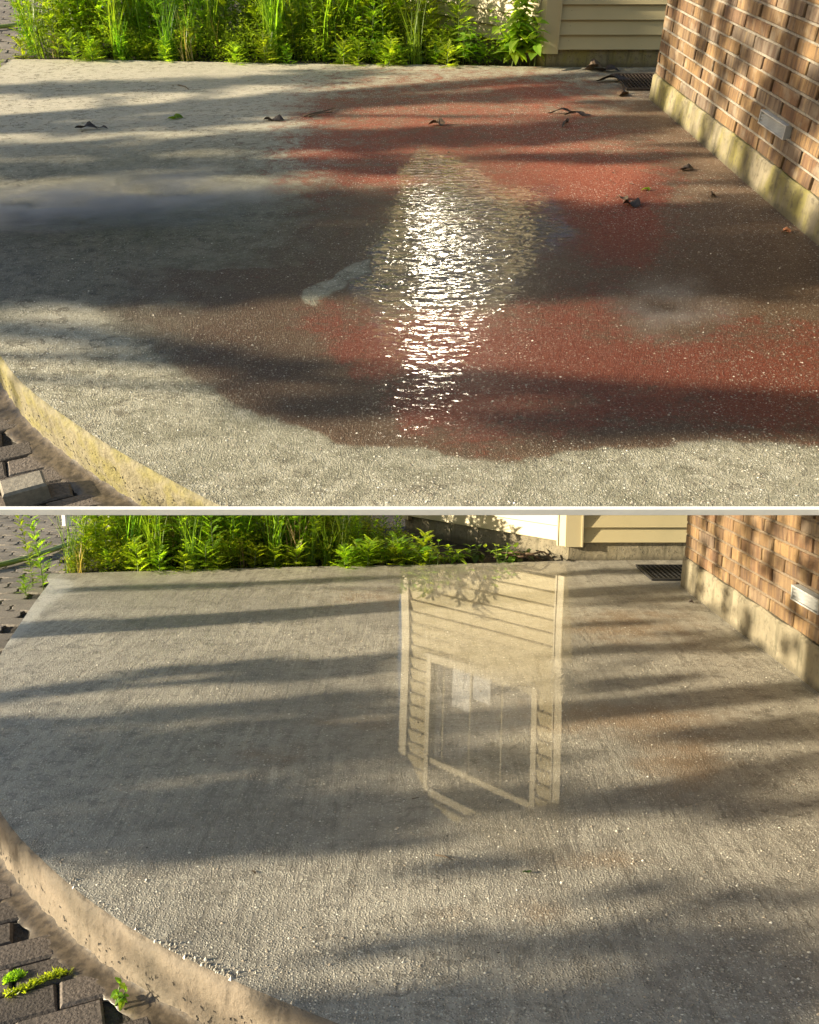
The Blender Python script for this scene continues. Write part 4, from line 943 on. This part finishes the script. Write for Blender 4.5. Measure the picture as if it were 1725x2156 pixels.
for i, ((bx, by), ht, lab) in enumerate(TREES):
    r = props(empty('maple_tree', Matrix.Translation((bx, by, -.19))), lab, 'tree', 'trees to the left of the patios')
    tr = MB(); T = lambda t: Vector((.25*math.sin(t*2.2 + i), .2*math.sin(t*3 + i*2), ht*t))
    tr.tube([T(k/9) for k in range(10)], [.15*(1 - .82*k/9) for k in range(10)], 10); obj('trunk', tr.mesh('trunk', M_BARK, True), r)
    V, Fc = [], []; lm = MB(); base = Vector((bx, by, -.19))
    for j, (c, half) in enumerate(bins[i]):
        cl = c - base
        if j % 9 == 0:
            t = min(.95, max(.25, (cl.z - .7)/ht)); a = T(t); b = a.lerp(cl, .5) + Vector((0, 0, .12)); lm.tube([a, b, cl], [.028, .016, .005], 5, False)
        n = int(10 + 900*half*half)
        for k in range(n):
            d = Vector((random.gauss(0, .5), random.gauss(0, .5), random.gauss(0, .34)))*half*1.15
            L = random.uniform(.035, .06); a = Vector((random.gauss(0, 1), random.gauss(0, 1), random.gauss(0, .6))).normalized(); u = a.orthogonal().normalized(); u = (u + a.cross(u)*random.uniform(-1, 1)).normalized(); w = a.cross(u)
            q = cl + d; m = len(V); V += [tuple(q - u*L), tuple(q + w*L*.7 - u*L*.1), tuple(q + u*L), tuple(q - w*L*.7 - u*L*.1)]; Fc.append((m, m+1, m+2, m+3))
    obj('limb', lm.mesh('limb', M_BARK, True), r); props(obj('crown', mesh('crown', V, Fc, M_TREE), r), kind='stuff')
    print('tree', i, len(Fc))

# ------------------------------------------------------------------ steam rising from the wet slab
def mist(lev, px, py, rx, ry, rz, dens, rot=0.0):
    import bmesh
    bm = bmesh.new(); bmesh.ops.create_icosphere(bm, subdivisions=3, radius=1.0); me = bpy.data.meshes.new('mist'); bm.to_mesh(me); bm.free()
    m = NT('steam'); P = m.coord(); n = m.noise(P, 2.4, 4, .6, .4)
    r = m.n('VectorMath', {0: P}, operation='LENGTH').outputs['Value']
    d = m.math('MULTIPLY', m.ramp(r, 1.0, .15), m.ramp(n, .40, .68)); d = m.math('MULTIPLY', d, dens)
    v = m.n('VolumePrincipled', {'Color': (.92, .93, .95), 'Density': d, 'Anisotropy': .2}); m.t.links.new(v.outputs[0], m.out.inputs['Volume'])
    me.materials.append(m.m); p = lev.g(px, py)
    o = obj('mist', me, None, lev.M @ Matrix.Translation((p.x, p.y, rz*.8)) @ Matrix.Rotation(rot, 4, 'Z') @ Matrix.Diagonal((rx, ry, rz, 1))); props(o, kind='stuff'); return o
mist(UP, 110, 478, .80, .26, .13, 22.0, .1); mist(UP, 360, 470, .8, .30, .18, 9.0, .15)
mist(UP, 1400, 715, .36, .24, .16, 1.5)
